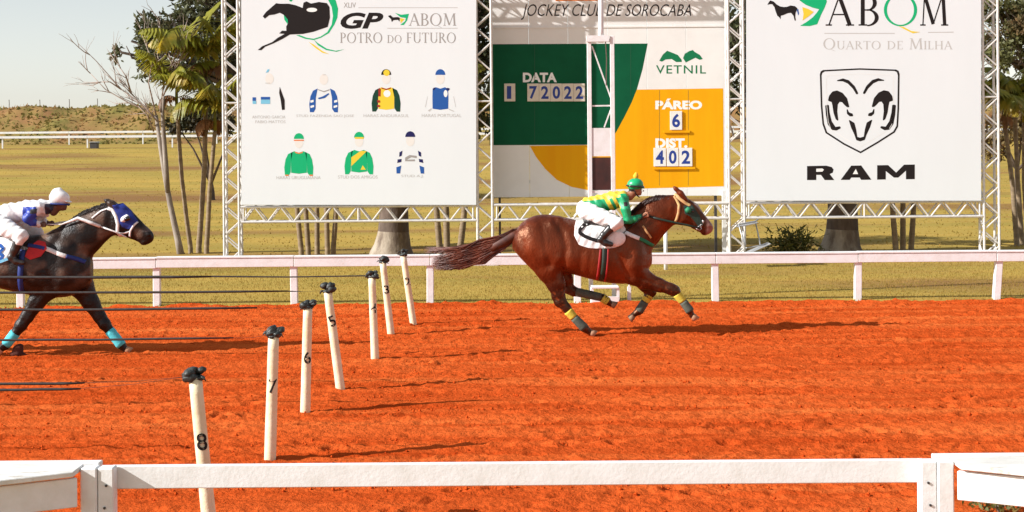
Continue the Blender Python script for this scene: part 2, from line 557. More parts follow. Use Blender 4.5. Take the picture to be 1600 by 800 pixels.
# ---- far side rail of the straight
t = thing('white_rail_fence', (0, FENCE_Y, 0), 'white board rail with square posts along the far side of the dirt track', 'fence')
posts = [-840, -622, -405, -190, 32, 245, 460, 672, 902, 1118, 1340, 1556, 1775, 1993, 2211, 2430]
PXs = [P(px, 440, FENCE_Y).x for px in posts]
zt = 0.70
for i, x in enumerate(PXs):
    lean = random.uniform(-0.012, 0.012)
    if posts[i] == 1556: lean = 0.05
    mb = MB()
    mb.bar((x, FENCE_Y + .01, -0.1), (x + lean, FENCE_Y + .01, zt - 0.125), 0.105, 0.10, up=(0, 1, 0))
    o = mb.build('post', M['white_paint'], t, bevel=0.008)
for i in range(len(PXs) - 1):
    a, b = PXs[i], PXs[i + 1]
    dz = random.uniform(-0.006, 0.006)
    mb = MB()
    mb.box(a + .003, b - .003, FENCE_Y - 0.065, FENCE_Y - 0.03, zt - 0.145 + dz, zt - 0.013 + dz)
    mb.build('rail', M['white_paint'], t, bevel=0.005)
    mb = MB()
    mb.box(a + .003, b - .003, FENCE_Y - 0.075, FENCE_Y + 0.075, zt - 0.010 + dz, zt + 0.018 + dz)
    mb.build('cap_board', M['white_paint'], t, bevel=0.004)
    mb = MB()
    mb.box(a + .06, b - .06, FENCE_Y + 0.03, FENCE_Y + 0.06, zt - 0.10 + dz, zt - 0.013 + dz)
    mb.build('back_board', M['white_paint'], t, bevel=0.004)

# ---- near side rail
xl, xr = P(160, 740, NEAR_Y).x, P(1456, 735, NEAR_Y).x
zt = 0.69
t = thing('near_rail_fence', ((xl + xr) / 2, NEAR_Y, 0), 'white wooden rail between two paired posts at the front of the picture', 'fence')
mb = MB(); mb.box(xl + 0.05, xr - 0.045, NEAR_Y - 0.02, NEAR_Y + 0.02, zt - 0.130, zt - 0.004); mb.build('rail', M['white_paint'], t, bevel=0.005)
mb = MB(); mb.box(xl + 0.10, xr - 0.10, NEAR_Y + 0.022, NEAR_Y + 0.06, zt - 0.115, zt - 0.012); mb.build('back_rail', M['white_paint'], t, bevel=0.005)
for xx, dx in ((xl, 0.045), (xr, -0.045)):
    mb = MB(); mb.box(xx + dx - .043, xx + dx + .043, NEAR_Y - .115, NEAR_Y - .024, -0.1, zt + 0.004); mb.build('post', M['white_paint'], t, bevel=0.007)


for xx, zz_, in ((xl + .05, .60), (xl + .04, .48), (xr - .05, .58), (xr - .04, .46)):
    mb = MB(); mb.tube([(xx, NEAR_Y - .122, zz_), (xx, NEAR_Y - .114, zz_)], .007, 8); mb.build('bolt', M['dark_steel'], t)


def wing(sgn, xp, label):
    """the fence beside the opening: an in-line plank on top and a board slanting towards the viewer"""
    ta = thing('wing_fence', (xp - sgn * 1.0, NEAR_Y - 0.1, 0), label, 'fence')
    L = 1.5
    s = -sgn
    mb = MB(); mb.box(min(xp, xp + s * .088), max(xp, xp + s * .088), NEAR_Y - .125, NEAR_Y - .03, -0.1, zt + 0.006); mb.build('post', M['white_paint'], ta, bevel=0.007)
    x2 = xp + s * L
    slope = 0.58
    # top planks: two boards side by side, one in line with the rail, one along the slanting board
    zz = zt - 0.022
    a1 = x2
    for nm, a0, (yf0, yf1), (yn0, yn1), z0 in (
            ('top_plank', xp + s * 0.012, (NEAR_Y + 0.06, NEAR_Y + 0.06), (NEAR_Y - 0.024, NEAR_Y - 0.024), zz + .008),
            ('top_plank', xp + s * 0.093, (NEAR_Y - 0.029, NEAR_Y - 0.029), (NEAR_Y - 0.235, NEAR_Y - 0.235 - slope * L), zz + .004)):
        m_ = MB()
        vs = [(a0, yf0, z0), (a1, yf1, z0), (a1, yn1, z0), (a0, yn0, z0)]
        vs = vs + [(x, y, z + 0.028) for x, y, z in vs]
        m_.add(vs, [(0, 1, 2, 3), (7, 6, 5, 4), (0, 4, 5, 1), (1, 5, 6, 2), (2, 6, 7, 3), (3, 7, 4, 0)])
        m_.build(nm, M['weathered_white'], ta, bevel=0.004)
    m_ = MB()
    m_.bar((xp + s * 0.09, NEAR_Y - 0.185, zt - 0.108), (x2, NEAR_Y - 0.185 - slope * (L - .09), zt - 0.104), 0.03, 0.155)
    m_.build('slanting_board', M['white_paint'], ta, bevel=0.004)
    for k in (0.44, 0.95):
        xq = xp + s * L * k
        yq = NEAR_Y - 0.24 - slope * (L * k - .035)
        m_ = MB(); m_.box(xq - .045, xq + .045, yq - 0.11, yq - 0.018, -0.1, zt + 0.0); m_.build('post', M['white_paint'], ta, bevel=0.007)
    return ta


wing(1, xl - 0.0, 'weathered white plank fence at the lower left corner, slanting towards the viewer')
wing(-1, xr + 0.0, 'weathered white plank fence at the lower right corner, slanting towards the viewer')

# small weed at the foot of the right wing
def leaf_quad(mb, c, d, n, L, W):
    d = d.normalized()
    s = d.cross(n)
    if s.length < 1e-4:
        s = d.orthogonal()
    s.normalize()
    mb.add([c, c + d * L * .5 + s * W * .5, c + d * L, c + d * L * .5 - s * W * .5], [(0, 1, 2, 3)])


def rnd_dir(zmin=-1.0):
    while True:
        v = Vector((random.uniform(-1, 1), random.uniform(-1, 1), random.uniform(zmin, 1)))
        if 0.05 < v.length < 1:
            return v.normalized()


wp = G(1568, 798); wp.y = 10.35; wp.x = P(1562, 790, 10.35).x; wp.z = 0
t = thing('weed', wp, 'dark green weed growing below the fence in the lower right corner', 'plant')
mb = MB(); ms = MB()
for k in range(130):
    d = rnd_dir(0.1)
    b = wp + Vector((random.gauss(0, .09), random.gauss(0, .07), random.uniform(0, .08)))
    leaf_quad(mb, b, d, rnd_dir(), random.uniform(.03, .08), random.uniform(.012, .03))
for k in range(7):
    d = rnd_dir(0.4)
    ms.tube([wp, wp + d * .06, wp + d * .13 + Vector((0, 0, .01))], [.005, .004, .002], 5)
mb.build('foliage', M['leaf_bush'], t); ms.build('stem', M['twig'], t)

# ================================================================ TREES, PALMS
def leaf_crown(name, blobs, n, size, m, parent, seed=0, flat=0.5):
    rg = np.random.default_rng(seed)
    vol = np.array([b[1] * b[2] * b[3] for b in blobs]) ** 0.75
    pick = rg.choice(len(blobs), n, p=vol / vol.sum())
    D = rg.normal(size=(n, 3)); D /= np.linalg.norm(D, axis=1)[:, None]
    R = rg.random(n) ** 0.42
    C = np.array([b[0] for b in blobs], float)[pick]
    S = np.array([b[1:4] for b in blobs], float)[pick]
    # clump: leaves gather round twig points
    lump = 0.78 + 0.5 * (vnoise(D[:, 0] * 2.5 + pick, D[:, 2] * 2.5 + D[:, 1] * 2, 3))
    pos = C + D * S * (R * lump)[:, None]
    keep = (vnoise(pos[:, 0] * 1.5 / size * .2 + 5, pos[:, 2] * 1.5 / size * .2 + pos[:, 1] * .6, 7)) > -0.16
    pos, D = pos[keep], D[keep]
    n = len(pos)
    d = rg.normal(size=(n, 3)) + D * 0.6 + np.array([0, 0, -0.25]); d /= np.linalg.norm(d, axis=1)[:, None]
    e = np.cross(d, rg.normal(size=(n, 3))); e /= np.linalg.norm(e, axis=1)[:, None]
    L = size * (0.6 + 0.8 * rg.random(n))[:, None]
    W = L * flat
    v = np.stack([pos, pos + d * L * .5 + e * W * .5, pos + d * L, pos + d * L * .5 - e * W * .5], 1)
    o0 = np.array(parent.location)
    me = bpy.data.meshes.new(name)
    me.vertices.add(4 * n)
    me.vertices.foreach_set('co', (v - o0).astype(np.float32).ravel())
    me.loops.add(4 * n)
    me.loops.foreach_set('vertex_index', np.arange(4 * n, dtype=np.int32))
    me.polygons.add(n)
    me.polygons.foreach_set('loop_start', np.arange(0, 4 * n, 4, dtype=np.int32))
    me.update()
    return link(name, me, parent, m=m)


def branchy(mb, a, d, L, r, depth, spread=0.6, up=0.15, tips=None, n=6):
    pts, rs = [a], [r]
    p = Vector(a)
    d = Vector(d).normalized()
    seg = 4
    for i in range(seg):
        d = (d + Vector((random.gauss(0, .10), random.gauss(0, .10), random.gauss(0, .08) + up * .12))).normalized()
        p = p + d * L / seg
        pts.append(p.copy()); rs.append(r * (1 - 0.5 * (i + 1) / seg))
    mb.tube(pts, rs, n)
    if depth == 0:
        if tips is not None:
            tips.append(p)
        return
    for k in range(random.choice((2, 3))):
        f = random.choice((2, 3, 4))
        nd = (d + rnd_dir(-0.2) * spread + Vector((0, 0, up))).normalized()
        branchy(mb, pts[f], nd, L * random.uniform(.6, .8), rs[f] * .75, depth - 1, spread, up, tips, max(4, n - 1))


def broad_tree(name, base, H, r0, blobs, nleaf, size, m, bark, label, lean=(0, 0), seed=1, group=None, sunlit=False):
    random.seed(seed)
    t = thing(name, base, label, 'tree', group)
    mb = MB()
    top = Vector(base) + Vector((lean[0], lean[1], H))
    pts = [Vector(base) + Vector((0, 0, -0.1))]
    rs = [r0 * 1.42]
    for f, q in ((0.03, 1.28), (0.08, 1.12), (0.16, 1.02), (0.35, 0.92), (0.6, 0.8), (0.85, 0.66), (1.0, 0.55)):
        pts.append(Vector(base).lerp(top, f) + Vector((math.sin(f * 5) * .06 * r0 * 3, 0, 0)))
        rs.append(r0 * q)
    mb.tube(pts, rs, 14)
    mb.build('trunk', bark, t, smooth=True)
    if sunlit:  # paler sleeve round the foot: sunlight on the trunk put into its colour
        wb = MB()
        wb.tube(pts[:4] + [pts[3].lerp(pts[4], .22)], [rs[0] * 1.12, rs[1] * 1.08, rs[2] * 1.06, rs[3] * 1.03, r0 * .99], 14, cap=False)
        wb.build('sunlit_base', M['sunlit_bark'], t, smooth=True)
    br = MB()
    for c, rx, ry, rz in blobs:
        c = Vector(c)
        mid = top.lerp(c, .5) + Vector((random.gauss(0, .2), random.gauss(0, .2), .1))
        br.tube([top - Vector((0, 0, .2)), mid, c, c + Vector((random.gauss(0, .3 * rx), 0, rz * .6))], [r0 * .45, r0 * .28, r0 * .15, r0 * .05], 7)
        for k in range(4):
            branchy(br, mid.lerp(c, .5), (c - top).normalized() + rnd_dir() * .9, rx * .8, r0 * .12, 1, .8, .1)
    br.build('branches', bark, t, smooth=True)
    leaf_crown('crown', blobs, nleaf, size, m, t, seed)
    return t


def gpt(px, Y):
    """ground point under photo column px at depth Y"""
    x = P(px, 300, Y).x
    return Vector((x, Y, float(ground_z(np.array([x]), np.array([Y]))[0])))


def blob(px, py, Y, r, dy=0, sq=(1, 1, .8)):
    p = P(px, py, Y + dy)
    return (tuple(p), r * sq[0], r * sq[1], r * sq[2])


# large tree far left behind the screen
b = gpt(395, 58)
blobs = [blob(206, 90, 56, .85), blob(232, 100, 56, .95), blob(205, 64, 56.5, .7), blob(190, 82, 56, .45), blob(232, 42, 57, .9), blob(250, 60, 57, 1.1), blob(262, 110, 56.5, .8), blob(290, 45, 58, 1.35), blob(330, 90, 57.5, 1.25), blob(330, 5, 58, 1.7), blob(400, 40, 59, 2.4), blob(470, -20, 59, 2.8),
         blob(300, 120, 57, .85), blob(380, -60, 58, 2.5), blob(440, 110, 58.5, 2.0), blob(345, 160, 57.5, 1.1)]
broad_tree('leafy_tree', b, 4.0, .30, blobs, 26000, .21, M['leaf_dark'], M['bark'], 'large dark olive tree rising behind the left edge of the left screen', (.5, 0), 21)
# trees behind the two screens (thick trunks visible under the lower beams)
b = gpt(611, 33.6)
blobs = [blob(600, 40, 34, 1.7), blob(690, 20, 34.2, 1.5), blob(755, 90, 34.3, 1.15), blob(762, 10, 34, 1.1), blob(520, 10, 34, 1.5), blob(640, -60, 34, 1.9), blob(752, 170, 34.6, .8)]
broad_tree('thick_trunk_tree', b, 2.6, .33, blobs, 12000, .17, M['leaf_dark'], M['bark'], 'thick trunked tree behind the left screen, trunk showing under the lower beam', (0, 0), 22, sunlit=True)
b = gpt(1312, 33.2)
blobs = [blob(1300, 40, 34, 1.7), blob(1210, 20, 34, 1.4), blob(1148, 70, 34.3, 1.0), blob(1150, 150, 34.5, .9), blob(1400, 20, 34, 1.5), blob(1300, -70, 34, 1.9), blob(1147, 215, 34.8, .55)]
broad_tree('thick_trunk_tree', b, 2.6, .33, blobs, 12000, .17, M['leaf_dark'], M['bark'], 'thick trunked tree behind the right screen, trunk showing under the lower beam', (0, 0), 23, sunlit=True)
# trees at the right edge
b = gpt(1640, 62)
blobs = [blob(1590, 40, 61, 1.5), blob(1560, 20, 61, 1.2), blob(1610, 110, 61, 1.3), blob(1660, 60, 62, 2.6), blob(1575, 90, 60.5, 0.9), blob(1640, -30, 62, 2.3), blob(1548, 75, 61, .9), blob(1600, 150, 61, 1.0), blob(1700, 130, 62, 2.0)]
broad_tree('leafy_tree', b, 4.0, .30, blobs, 22000, .20, M['leaf_olive'], M['bark'], 'loose olive and brown tree at the right edge behind the right screen', (0, 0), 24)
b = gpt(1590, 46)
blobs = [blob(1575, 195, 46, .9), blob(1600, 180, 46, .8), blob(1548, 205, 46.5, .7), blob(1620, 210, 46, .8), blob(1550, 235, 46.4, .5)]
broad_tree('small_tree', b, 1.6, .10, blobs, 4200, .13, pm('leaf_autumn', (0.20, 0.13, 0.045), (0.11, 0.085, 0.03), scale=1.2, rough=.6, trans=.25, c3=(0.28, 0.12, 0.06), scale3=1.1), M['bark'],
           'low reddish brown tree beside the right tower above the palm stems', (0, 0), 25)
# dark hedge mass low behind left palms
b = gpt(330, 60)
blobs = [blob(300, 185, 60, .8), blob(330, 175, 60, .9), blob(360, 185, 60, .9), blob(275, 195, 60, .5)]
broad_tree('dark_bush', b, .8, .12, blobs, 4000, .16, pm('leaf_dark_brown', (0.045, 0.03, 0.018), (0.03, 0.035, 0.014), scale=1, rough=.7, trans=.15), M['bark'], 'low dark bush on the field behind the left palms', (0, 0), 26)  # very dark brown-green leaves

# bare tree with pale trunk on the left
random.seed(31)
Yb = 34.2
b = gpt(283, Yb)
t = thing('bare_tree', b, 'pale leaning trunk with bare leafless branches left of the left screen', 'tree')
mb = MB()
pts = [Vector((b.x, Yb, -0.1))] + [P(px, py, Yb) for px, py in ((278, 375), (266, 320), (257, 270), (250, 225), (244, 180))]
mb.tube(pts, [.085, .07, .06, .052, .046, .036], 10)
pts = [P(px, py, Yb - .05) for px, py in ((262, 300), (259, 255), (256, 215), (254, 178), (256, 150))]
mb.tube(pts, [.055, .055, .05, .04, .03], 8)
mb.build('trunk', M['pale_bark'], t, smooth=True)
mb = MB()
for path in ([(246, 190), (225, 165), (190, 140), (150, 95), (122, 68)], [(246, 185), (228, 172), (205, 145), (180, 105)], [(228, 172), (200, 160), (165, 140), (135, 108)],
             [(244, 180), (232, 130), (238, 95), (222, 55)], [(250, 175), (256, 130), (246, 85), (252, 55), (248, 28)], [(255, 150), (272, 110), (283, 70)], [(190, 140), (172, 128), (150, 128)],
             [(240, 205), (230, 180), (215, 165)], [(256, 130), (268, 100), (262, 70)], [(205, 145), (196, 118), (180, 95)]):
    n = len(path)
    pts = [P(px, py, Yb + random.uniform(-.25, .25)) for px, py in path]
    mb.tube(pts, [.019 * (1 - .70 * i / (n - 1)) for i in range(n)], 6)
    for k in range(5):
        i = random.randrange(1, n)
        branchy(mb, pts[i - 1].lerp(pts[i], random.random()), (pts[i] - pts[i - 1]).normalized() + rnd_dir() * .6, random.uniform(.25, .6), .011, 1, .6, .1, n=4)
mb.build('branches', M['twig'], t, smooth=True)


def frond_mesh(L, droop, nl, wl, seed):
    wl = wl * 1.35
    rg = random.Random(seed)
    mb = MB()
    pts = []
    a = rad(62)
    p = Vector((0, 0, 0))
    for i in range(13):
        pts.append(p.copy())
        p = p + Vector((math.cos(a), 0, math.sin(a))) * (L / 12)
        a -= droop / 12 * (0.6 + 0.8 * i / 12)
    mb.tube(pts, [.018 * (1 - .8 * i / 12) + .003 for i in range(13)], 5)
    for k in range(nl):
        f = 0.12 + 0.86 * k / (nl - 1)
        i = min(int(f * 12), 11)
        q = pts[i].lerp(pts[i + 1], f * 12 - i)
        ax = (pts[i + 1] - pts[i]).normalized()
        ll = L * .34 * math.sin(math.pi * min(1, .18 + f * .80)) + .05
        for s in (-1, 1):
            side = Vector((0, s, 0))
            d = (ax * .5 + side * .62 + Vector((0, 0, -.48 + rg.uniform(-.2, .15)))).normalized()
            e = (d.cross(Vector((0, 0, 1)))).normalized()
            m1 = q + d * ll * .5 + Vector((0, 0, -.02))
            tip = q + d * ll + Vector((0, 0, -.30 * ll))
            mb.add([q - e * wl * .25, q + e * wl * .25, m1 + e * wl * .5, tip, m1 - e * wl * .5], [(0, 1, 2, 4), (4, 2, 3)])
    return mesh('frond', mb.v, mb.f)


FR = [frond_mesh(1.55, rad(d), 19, w, s) for s, (d, w) in enumerate(((95, .085), (130, .085), (160, .09), (70, .08)))]
FRD = [frond_mesh(1.2, rad(190), 14, .07, 9)]
for me in FR: me.materials.append(M['frond'])
for me in FRD: me.materials.append(M['frond_dead'])


def palm(Y, pbase, ptop, nf, scale, label, group, seed, dead=0, r=.05, mid=None):
    rg = random.Random(seed)
    b = gpt(pbase[0], Y)
    top = P(ptop[0], ptop[1], Y)
    t = thing('palm_tree', b, label, 'palm tree', group)
    mb = MB()
    m1 = b.lerp(top, .5) + Vector((rg.uniform(-.05, .05), 0, 0))
    pts = [b - Vector((0, 0, .1)), b + Vector((0, 0, .12)), b.lerp(m1, .5), m1, m1.lerp(top, .5), top]
    # ringed stem
    P2, R2 = [], []
    for i in range(len(pts) - 1):
        for k in range(6):
            P2.append(pts[i].lerp(pts[i + 1], k / 6)); R2.append(r * (1.25 - .35 * (i + k / 6) / 5) * (1.10 if k % 2 else 1.0))
    P2.append(top); R2.append(r * .8)
    mb.tube(P2, R2, 8)
    mb.build('trunk', M['palm_stem'], t, smooth=True)
    mb = MB()
    mb.tube([top - Vector((0, 0, .02)), top + Vector((0, 0, .3)), top + Vector((0, 0, .5))], [r * .85, r * .75, r * .3], 8)
    mb.build('crownshaft', M['frond'], t, smooth=True)
    for k in range(nf):
        me = FR[rg.randrange(len(FR))]
        az = 2 * math.pi * (k + rg.uniform(-.3, .3)) / nf
        o = link('frond', me, t, top + Vector((0, 0, .42)) - b, rot=(rg.uniform(-.15, .15), rg.uniform(-.35, .35), az))
        s = scale * rg.uniform(.7, 1.15)
        o.scale = (s, s, s)
    for k in range(dead):
        az = 2 * math.pi * rg.random()
        o = link('dead_frond', FRD[0], t, top + Vector((0, 0, .15)) - b, rot=(0, .5, az))
        o.scale = (scale * .7,) * 3
    return t


GL = 'palms left of the left screen'
palm(34.4, (297, 0), (276, 165), 10, .75, 'slim palm whose brown stem rises beside the pale bare trunk', GL, 1, 3, .042)
palm(34.6, (310, 0), (322, 118), 12, 1.02, 'tallest palm left of the left screen with golden drooping fronds', GL, 2, 2, .05)
palm(34.3, (322, 0), (336, 203), 9, .8, 'short palm close to the left tower with brown hanging fronds', GL, 3, 4, .045)
GB = 'palm stems under the left screen'
for i, (pb, pt, lab) in enumerate((((470, 0), (452, 180), 'leftmost palm stem under the left half of the left screen'), ((481, 0), (470, 160), 'second palm stem from the left under the left screen'),
                                   ((495, 0), (492, 190), 'third palm stem from the left under the left screen'), ((511, 0), (513, 150), 'fourth palm stem from the left under the left screen'),
                                   ((520, 0), (534, 200), 'rightmost stem of the pale palm clump under the left screen'))):
    palm(33.4 + .25 * (i % 3), pb, pt, 6, .7, lab, GB, 40 + i, 0, .045)
GB = 'dark palm stems under the right end of the left screen'
for i, (pb, pt, lab) in enumerate((((687, 0), (672, 190), 'left dark palm stem under the right end of the left screen'), ((698, 0), (697, 160), 'middle dark palm stem under the right end of the left screen'),
                                   ((718, 0), (731, 200), 'right dark palm stem under the right end of the left screen'))):
    palm(32.6 + .3 * i, pb, pt, 7, .75, lab, GB, 50 + i, 0, .055)
GB = 'dark palm stems under the right screen'
for i, (pb, pt, lab) in enumerate((((1399, 0), (1388, 190), 'left dark palm stem under the right half of the right screen'), ((1410, 0), (1411, 170), 'middle dark palm stem under the right half of the right screen'),
                                   ((1423, 0), (1428, 190), 'right dark palm stem under the right half of the right screen'))):
    palm(33.0 + .2 * i, pb, pt, 6, .7, lab, GB, 60 + i, 0, .05)
GB = 'palms at the right edge'
for i, (pb, pt, lab) in enumerate((((1588, 0), (1570, 195), 'left palm of the dark clump at the right edge'), ((1596, 0), (1586, 180), 'middle palm of the dark clump at the right edge'),
                                   ((1606, 0), (1600, 190), 'right palm of the dark clump at the right edge'))):
    palm(35.0 + .3 * i, pb, pt, 9, .72, lab, GB, 70 + i, 1, .05)

# yellow green bush under the right screen
random.seed(5)
b = gpt(1238, 32.6)
t = thing('bush', b, 'yellow green spiky bush under the left part of the right screen', 'bush')
mb = MB()
for k in range(900):
    d = rnd_dir(0.0); d.z = abs(d.z) * .6 + .1
    leaf_quad(mb, b + Vector((random.gauss(0, .22), random.gauss(0, .16), random.uniform(.02, .58) * random.random() ** .4)), d, rnd_dir(), random.uniform(.08, .22), random.uniform(.025, .05))
mb.build('foliage', M['leaf_bush'], t)
mb = MB()
for k in range(6):
    mb.tube([b, b + rnd_dir(.4) * .4], [.02, .008], 5)
mb.build('stem', M['bark'], t)

# ================================================================ TRUSSES
TY = 31.0            # depth of the truss gantry
HW = 0.145           # half width of the box truss


def unit_tube(name, L, r, n=8):
    mb = MB(); mb.tube([(0, 0, 0), (0, 0, L)], r, n)
    me = mesh(name, mb.v, mb.f, False)
    me.materials.append(M['alu'])
    return me


_cache = {}


def seg(parent, name, a, b, r, n=7):
    a, b = Vector(a), Vector(b)
    L = (b - a).length
    key = (name, round(L, 3), r)
    if key not in _cache:
        _cache[key] = unit_tube(name, L, r, n)
    q = (b - a).normalized().to_track_quat('Z', 'Y')
    o = link(name, _cache[key], parent, a - Vector(parent.location), rot=q.to_euler())
    return o


def truss(a, b, label, group, pitch, name):
    """box truss from a to b (vertical or along x)"""
    a, b = Vector(a), Vector(b)
    t = thing(name, a, label, 'truss', group)
    d = (b - a).normalized()
    e1 = Vector((1, 0, 0)) if abs(d.z) > .5 else Vector((0, 0, 1))
    e2 = Vector((0, 1, 0))
    L = (b - a).length
    for i in (-1, 1):
        for j in (-1, 1):
            o_ = e1 * (i * HW) + e2 * (j * HW)
            seg(t, 'chord', a + o_, b + o_, .026, 8)
    n = max(1, round(L / pitch))
    if n % 2: n += 1
    for (u, v) in ((e1, e2), (e2, e1)):
        for sgn in (-1, 1):
            for k in range(n):
                s = 1 if (k % 2 == 0) else -1
                p0 = a + d * (L * (k + .05) / n) + u * (-s * HW) + v * (sgn * HW)
                p1 = a + d * (L * (k + .95) / n) + u * (s * HW) + v * (sgn * HW)
                seg(t, 'brace', p0, p1, .0155, 6)
    # end frames and joint frames
    fr = [0.0, 1.0] if L < 3 else [0.0, 0.5, 1.0]
    for f in fr:
        c = a + d * (L * min(max(f, .012), .988))
        for sgn in (-1, 1):
            seg(t, 'joint_bar', c - e1 * HW + e2 * sgn * HW, c + e1 * HW + e2 * sgn * HW, .017, 6)
            seg(t, 'joint_bar', c - e2 * HW + e1 * sgn * HW, c + e2 * HW + e1 * sgn * HW, .017, 6)
    return t


def TX(px):
    return P(px, 215, TY).x


towers = [(363, 'leftmost truss tower, left of the jockey silks screen'), (757, 'truss tower between the left screen and the scoreboard'),
          (1149, 'truss tower between the scoreboard and the right screen'), (1545, 'rightmost truss tower, right of the white logo screen')]
BEAM_Z = 1.005
TOP_Z = 6.12
txs = [TX(p) for p, _ in towers]
for x, (_, lab) in zip(txs, towers):
    gz = float(ground_z(np.array([x]), np.array([TY]))[0])
    t = truss((x, TY, gz + .02), (x, TY, TOP_Z + HW + .04), lab, 'truss towers of the screen gantry', .285, 'truss_tower')
    mb = MB(); mb.box(x - .25, x + .25, TY - .25, TY + .25, gz - .03, gz + .02); mb.build('base_plate', M['alu'], t)
spans = [('lower truss beam under the left screen', 'upper truss beam over the left screen'), ('lower truss beam under the scoreboard', 'upper truss beam over the scoreboard'),
         ('lower truss beam under the right screen', 'upper truss beam over the right screen')]
for i in range(3):
    for z, lab in ((BEAM_Z, spans[i][0]), (TOP_Z, spans[i][1])):
        truss((txs[i] + HW + .03, TY, z), (txs[i + 1] - HW - .03, TY, z), lab, 'truss beams of the screen gantry', .25, 'truss_beam')

# ================================================================ SCREENS
class Board:
    def __init__(self, th, Y):
        self.t, self.Y = th, Y

    def pt(self, px, py, layer):
        p = P(px, py, self.Y - 0.0009 * layer)
        return p

    def poly(self, name, pts, m, layer=1, tf=None):
        if tf: pts = [tf(*p) for p in pts]
        mb = MB()
        mb.add([self.pt(x, y, layer) for x, y in pts], [tuple(range(len(pts)))])
        return mb.build(name, M[m], self.t)

    def multi(self, name, polys, m, layer=1, tf=None):
        mb = MB()
        for i, pts in enumerate(polys):
            if tf: pts = [tf(*p) for p in pts]
            mb.add([self.pt(x, y, layer + 0.03 * (i % 9)) for x, y in pts], [tuple(range(len(pts)))])
        return mb.build(name, M[m], self.t)

    def text(self, name, body, box, m, layer=1, shear=0, bold=0, spacing=1.0, joined=False):
        V, F = text_mesh(body, shear, bold, spacing)
        x0, y0, x1, y1 = box
        pts = [self.pt(x0 + (x1 - x0) * a, y1 + (y0 - y1) * b, layer) for a, b in V]
        if joined:
            mb = MB()
            mb.add(pts, F)
            o = mb.build(name, M[m], self.t)
            o['kind'] = 'stuff'
            return o
        # one object per letter: connected pieces, pieces above one another kept together
        par = list(range(len(V)))
        def find(i):
            while par[i] != i:
                par[i] = par[par[i]]; i = par[i]
            return i
        for f in F:
            for k in f[1:]:
                par[find(k)] = find(f[0])
        comp = {}
        for f in F:
            comp.setdefault(find(f[0]), []).append(f)
        cs = []
        for fs in comp.values():
            xs_ = [V[i][0] - shear * 0 for f in fs for i in f]
            cs.append([min(xs_), max(xs_), fs])
        cs.sort(key=lambda c: c[0])
        out = []
        for c in cs:
            if out and (min(out[-1][1], c[1]) - max(out[-1][0], c[0])) > .55 * min(c[1] - c[0], out[-1][1] - out[-1][0]):
                out[-1][0] = min(out[-1][0], c[0]); out[-1][1] = max(out[-1][1], c[1]); out[-1][2] = out[-1][2] + c[2]
            else:
                out.append(c)
        for c in out:
            mb = MB()
            ids = sorted({i for f in c[2] for i in f})
            mp_ = {i: k for k, i in enumerate(ids)}
            mb.add([pts[i] for i in ids], [tuple(mp_[i] for i in f) for f in c[2]])
            o = mb.build(name, M[m], self.t)
        return o


def text_mesh(body, shear=0, bold=0, spacing=1.0):
    cu = bpy.data.curves.new('lettering', 'FONT')
    cu.body = body
    cu.shear = shear
    cu.offset = bold
    cu.space_character = spacing
    cu.resolution_u = 4
    o = bpy.data.objects.new('lettering', cu)
    COL.objects.link(o)
    dg = bpy.context.evaluated_depsgraph_get()
    dg.update()
    me = bpy.data.meshes.new_from_object(o.evaluated_get(dg))
    V = [(v.co.x, v.co.y) for v in me.vertices]
    F = [tuple(p.vertices) for p in me.polygons]
    bpy.data.objects.remove(o)
    bpy.data.curves.remove(cu)
    bpy.data.meshes.remove(me)
    xs_, ys_ = [a for a, _ in V], [b for _, b in V]
    ax, bx, ay, by = min(xs_), max(xs_), min(ys_), max(ys_)
    return [((a - ax) / (bx - ax), (b - ay) / (by - ay)) for a, b in V], F


# small set of roman capitals drawn as pen strokes
TH, TK = 0.045, 0.125


def _st(x0, y0, x1, y1, w):
    d = math.hypot(x1 - x0, y1 - y0)
    nx, ny = -(y1 - y0) / d * w / 2, (x1 - x0) / d * w / 2
    return [(x0 + nx, y0 + ny), (x1 + nx, y1 + ny), (x1 - nx, y1 - ny), (x0 - nx, y0 - ny)]


def _ring(cx, cy, rx, ry, a0, a1, tk=TK, n=20):
    out = []
    for i in range(n):
        q = []
        for s, inner in ((i, 0), (i + 1, 0), (i + 1, 1), (i, 1)):
            a = rad(a0 + (a1 - a0) * s / n)
            q.append((cx + (rx - (tk if inner else 0)) * math.cos(a), cy + (ry - (TH if inner else 0)) * math.sin(a)))
        out.append(q)
    return out


def _ser(x, y, w=.26):
    return _st(x - w / 2, y, x + w / 2, y, TH)


def _stem(x, top=True, bot=True):
    o = [_st(x, 0, x, 1, TK)]
    if top: o.append(_ser(x, 1 - TH / 2))
    if bot: o.append(_ser(x, TH / 2))
    return o


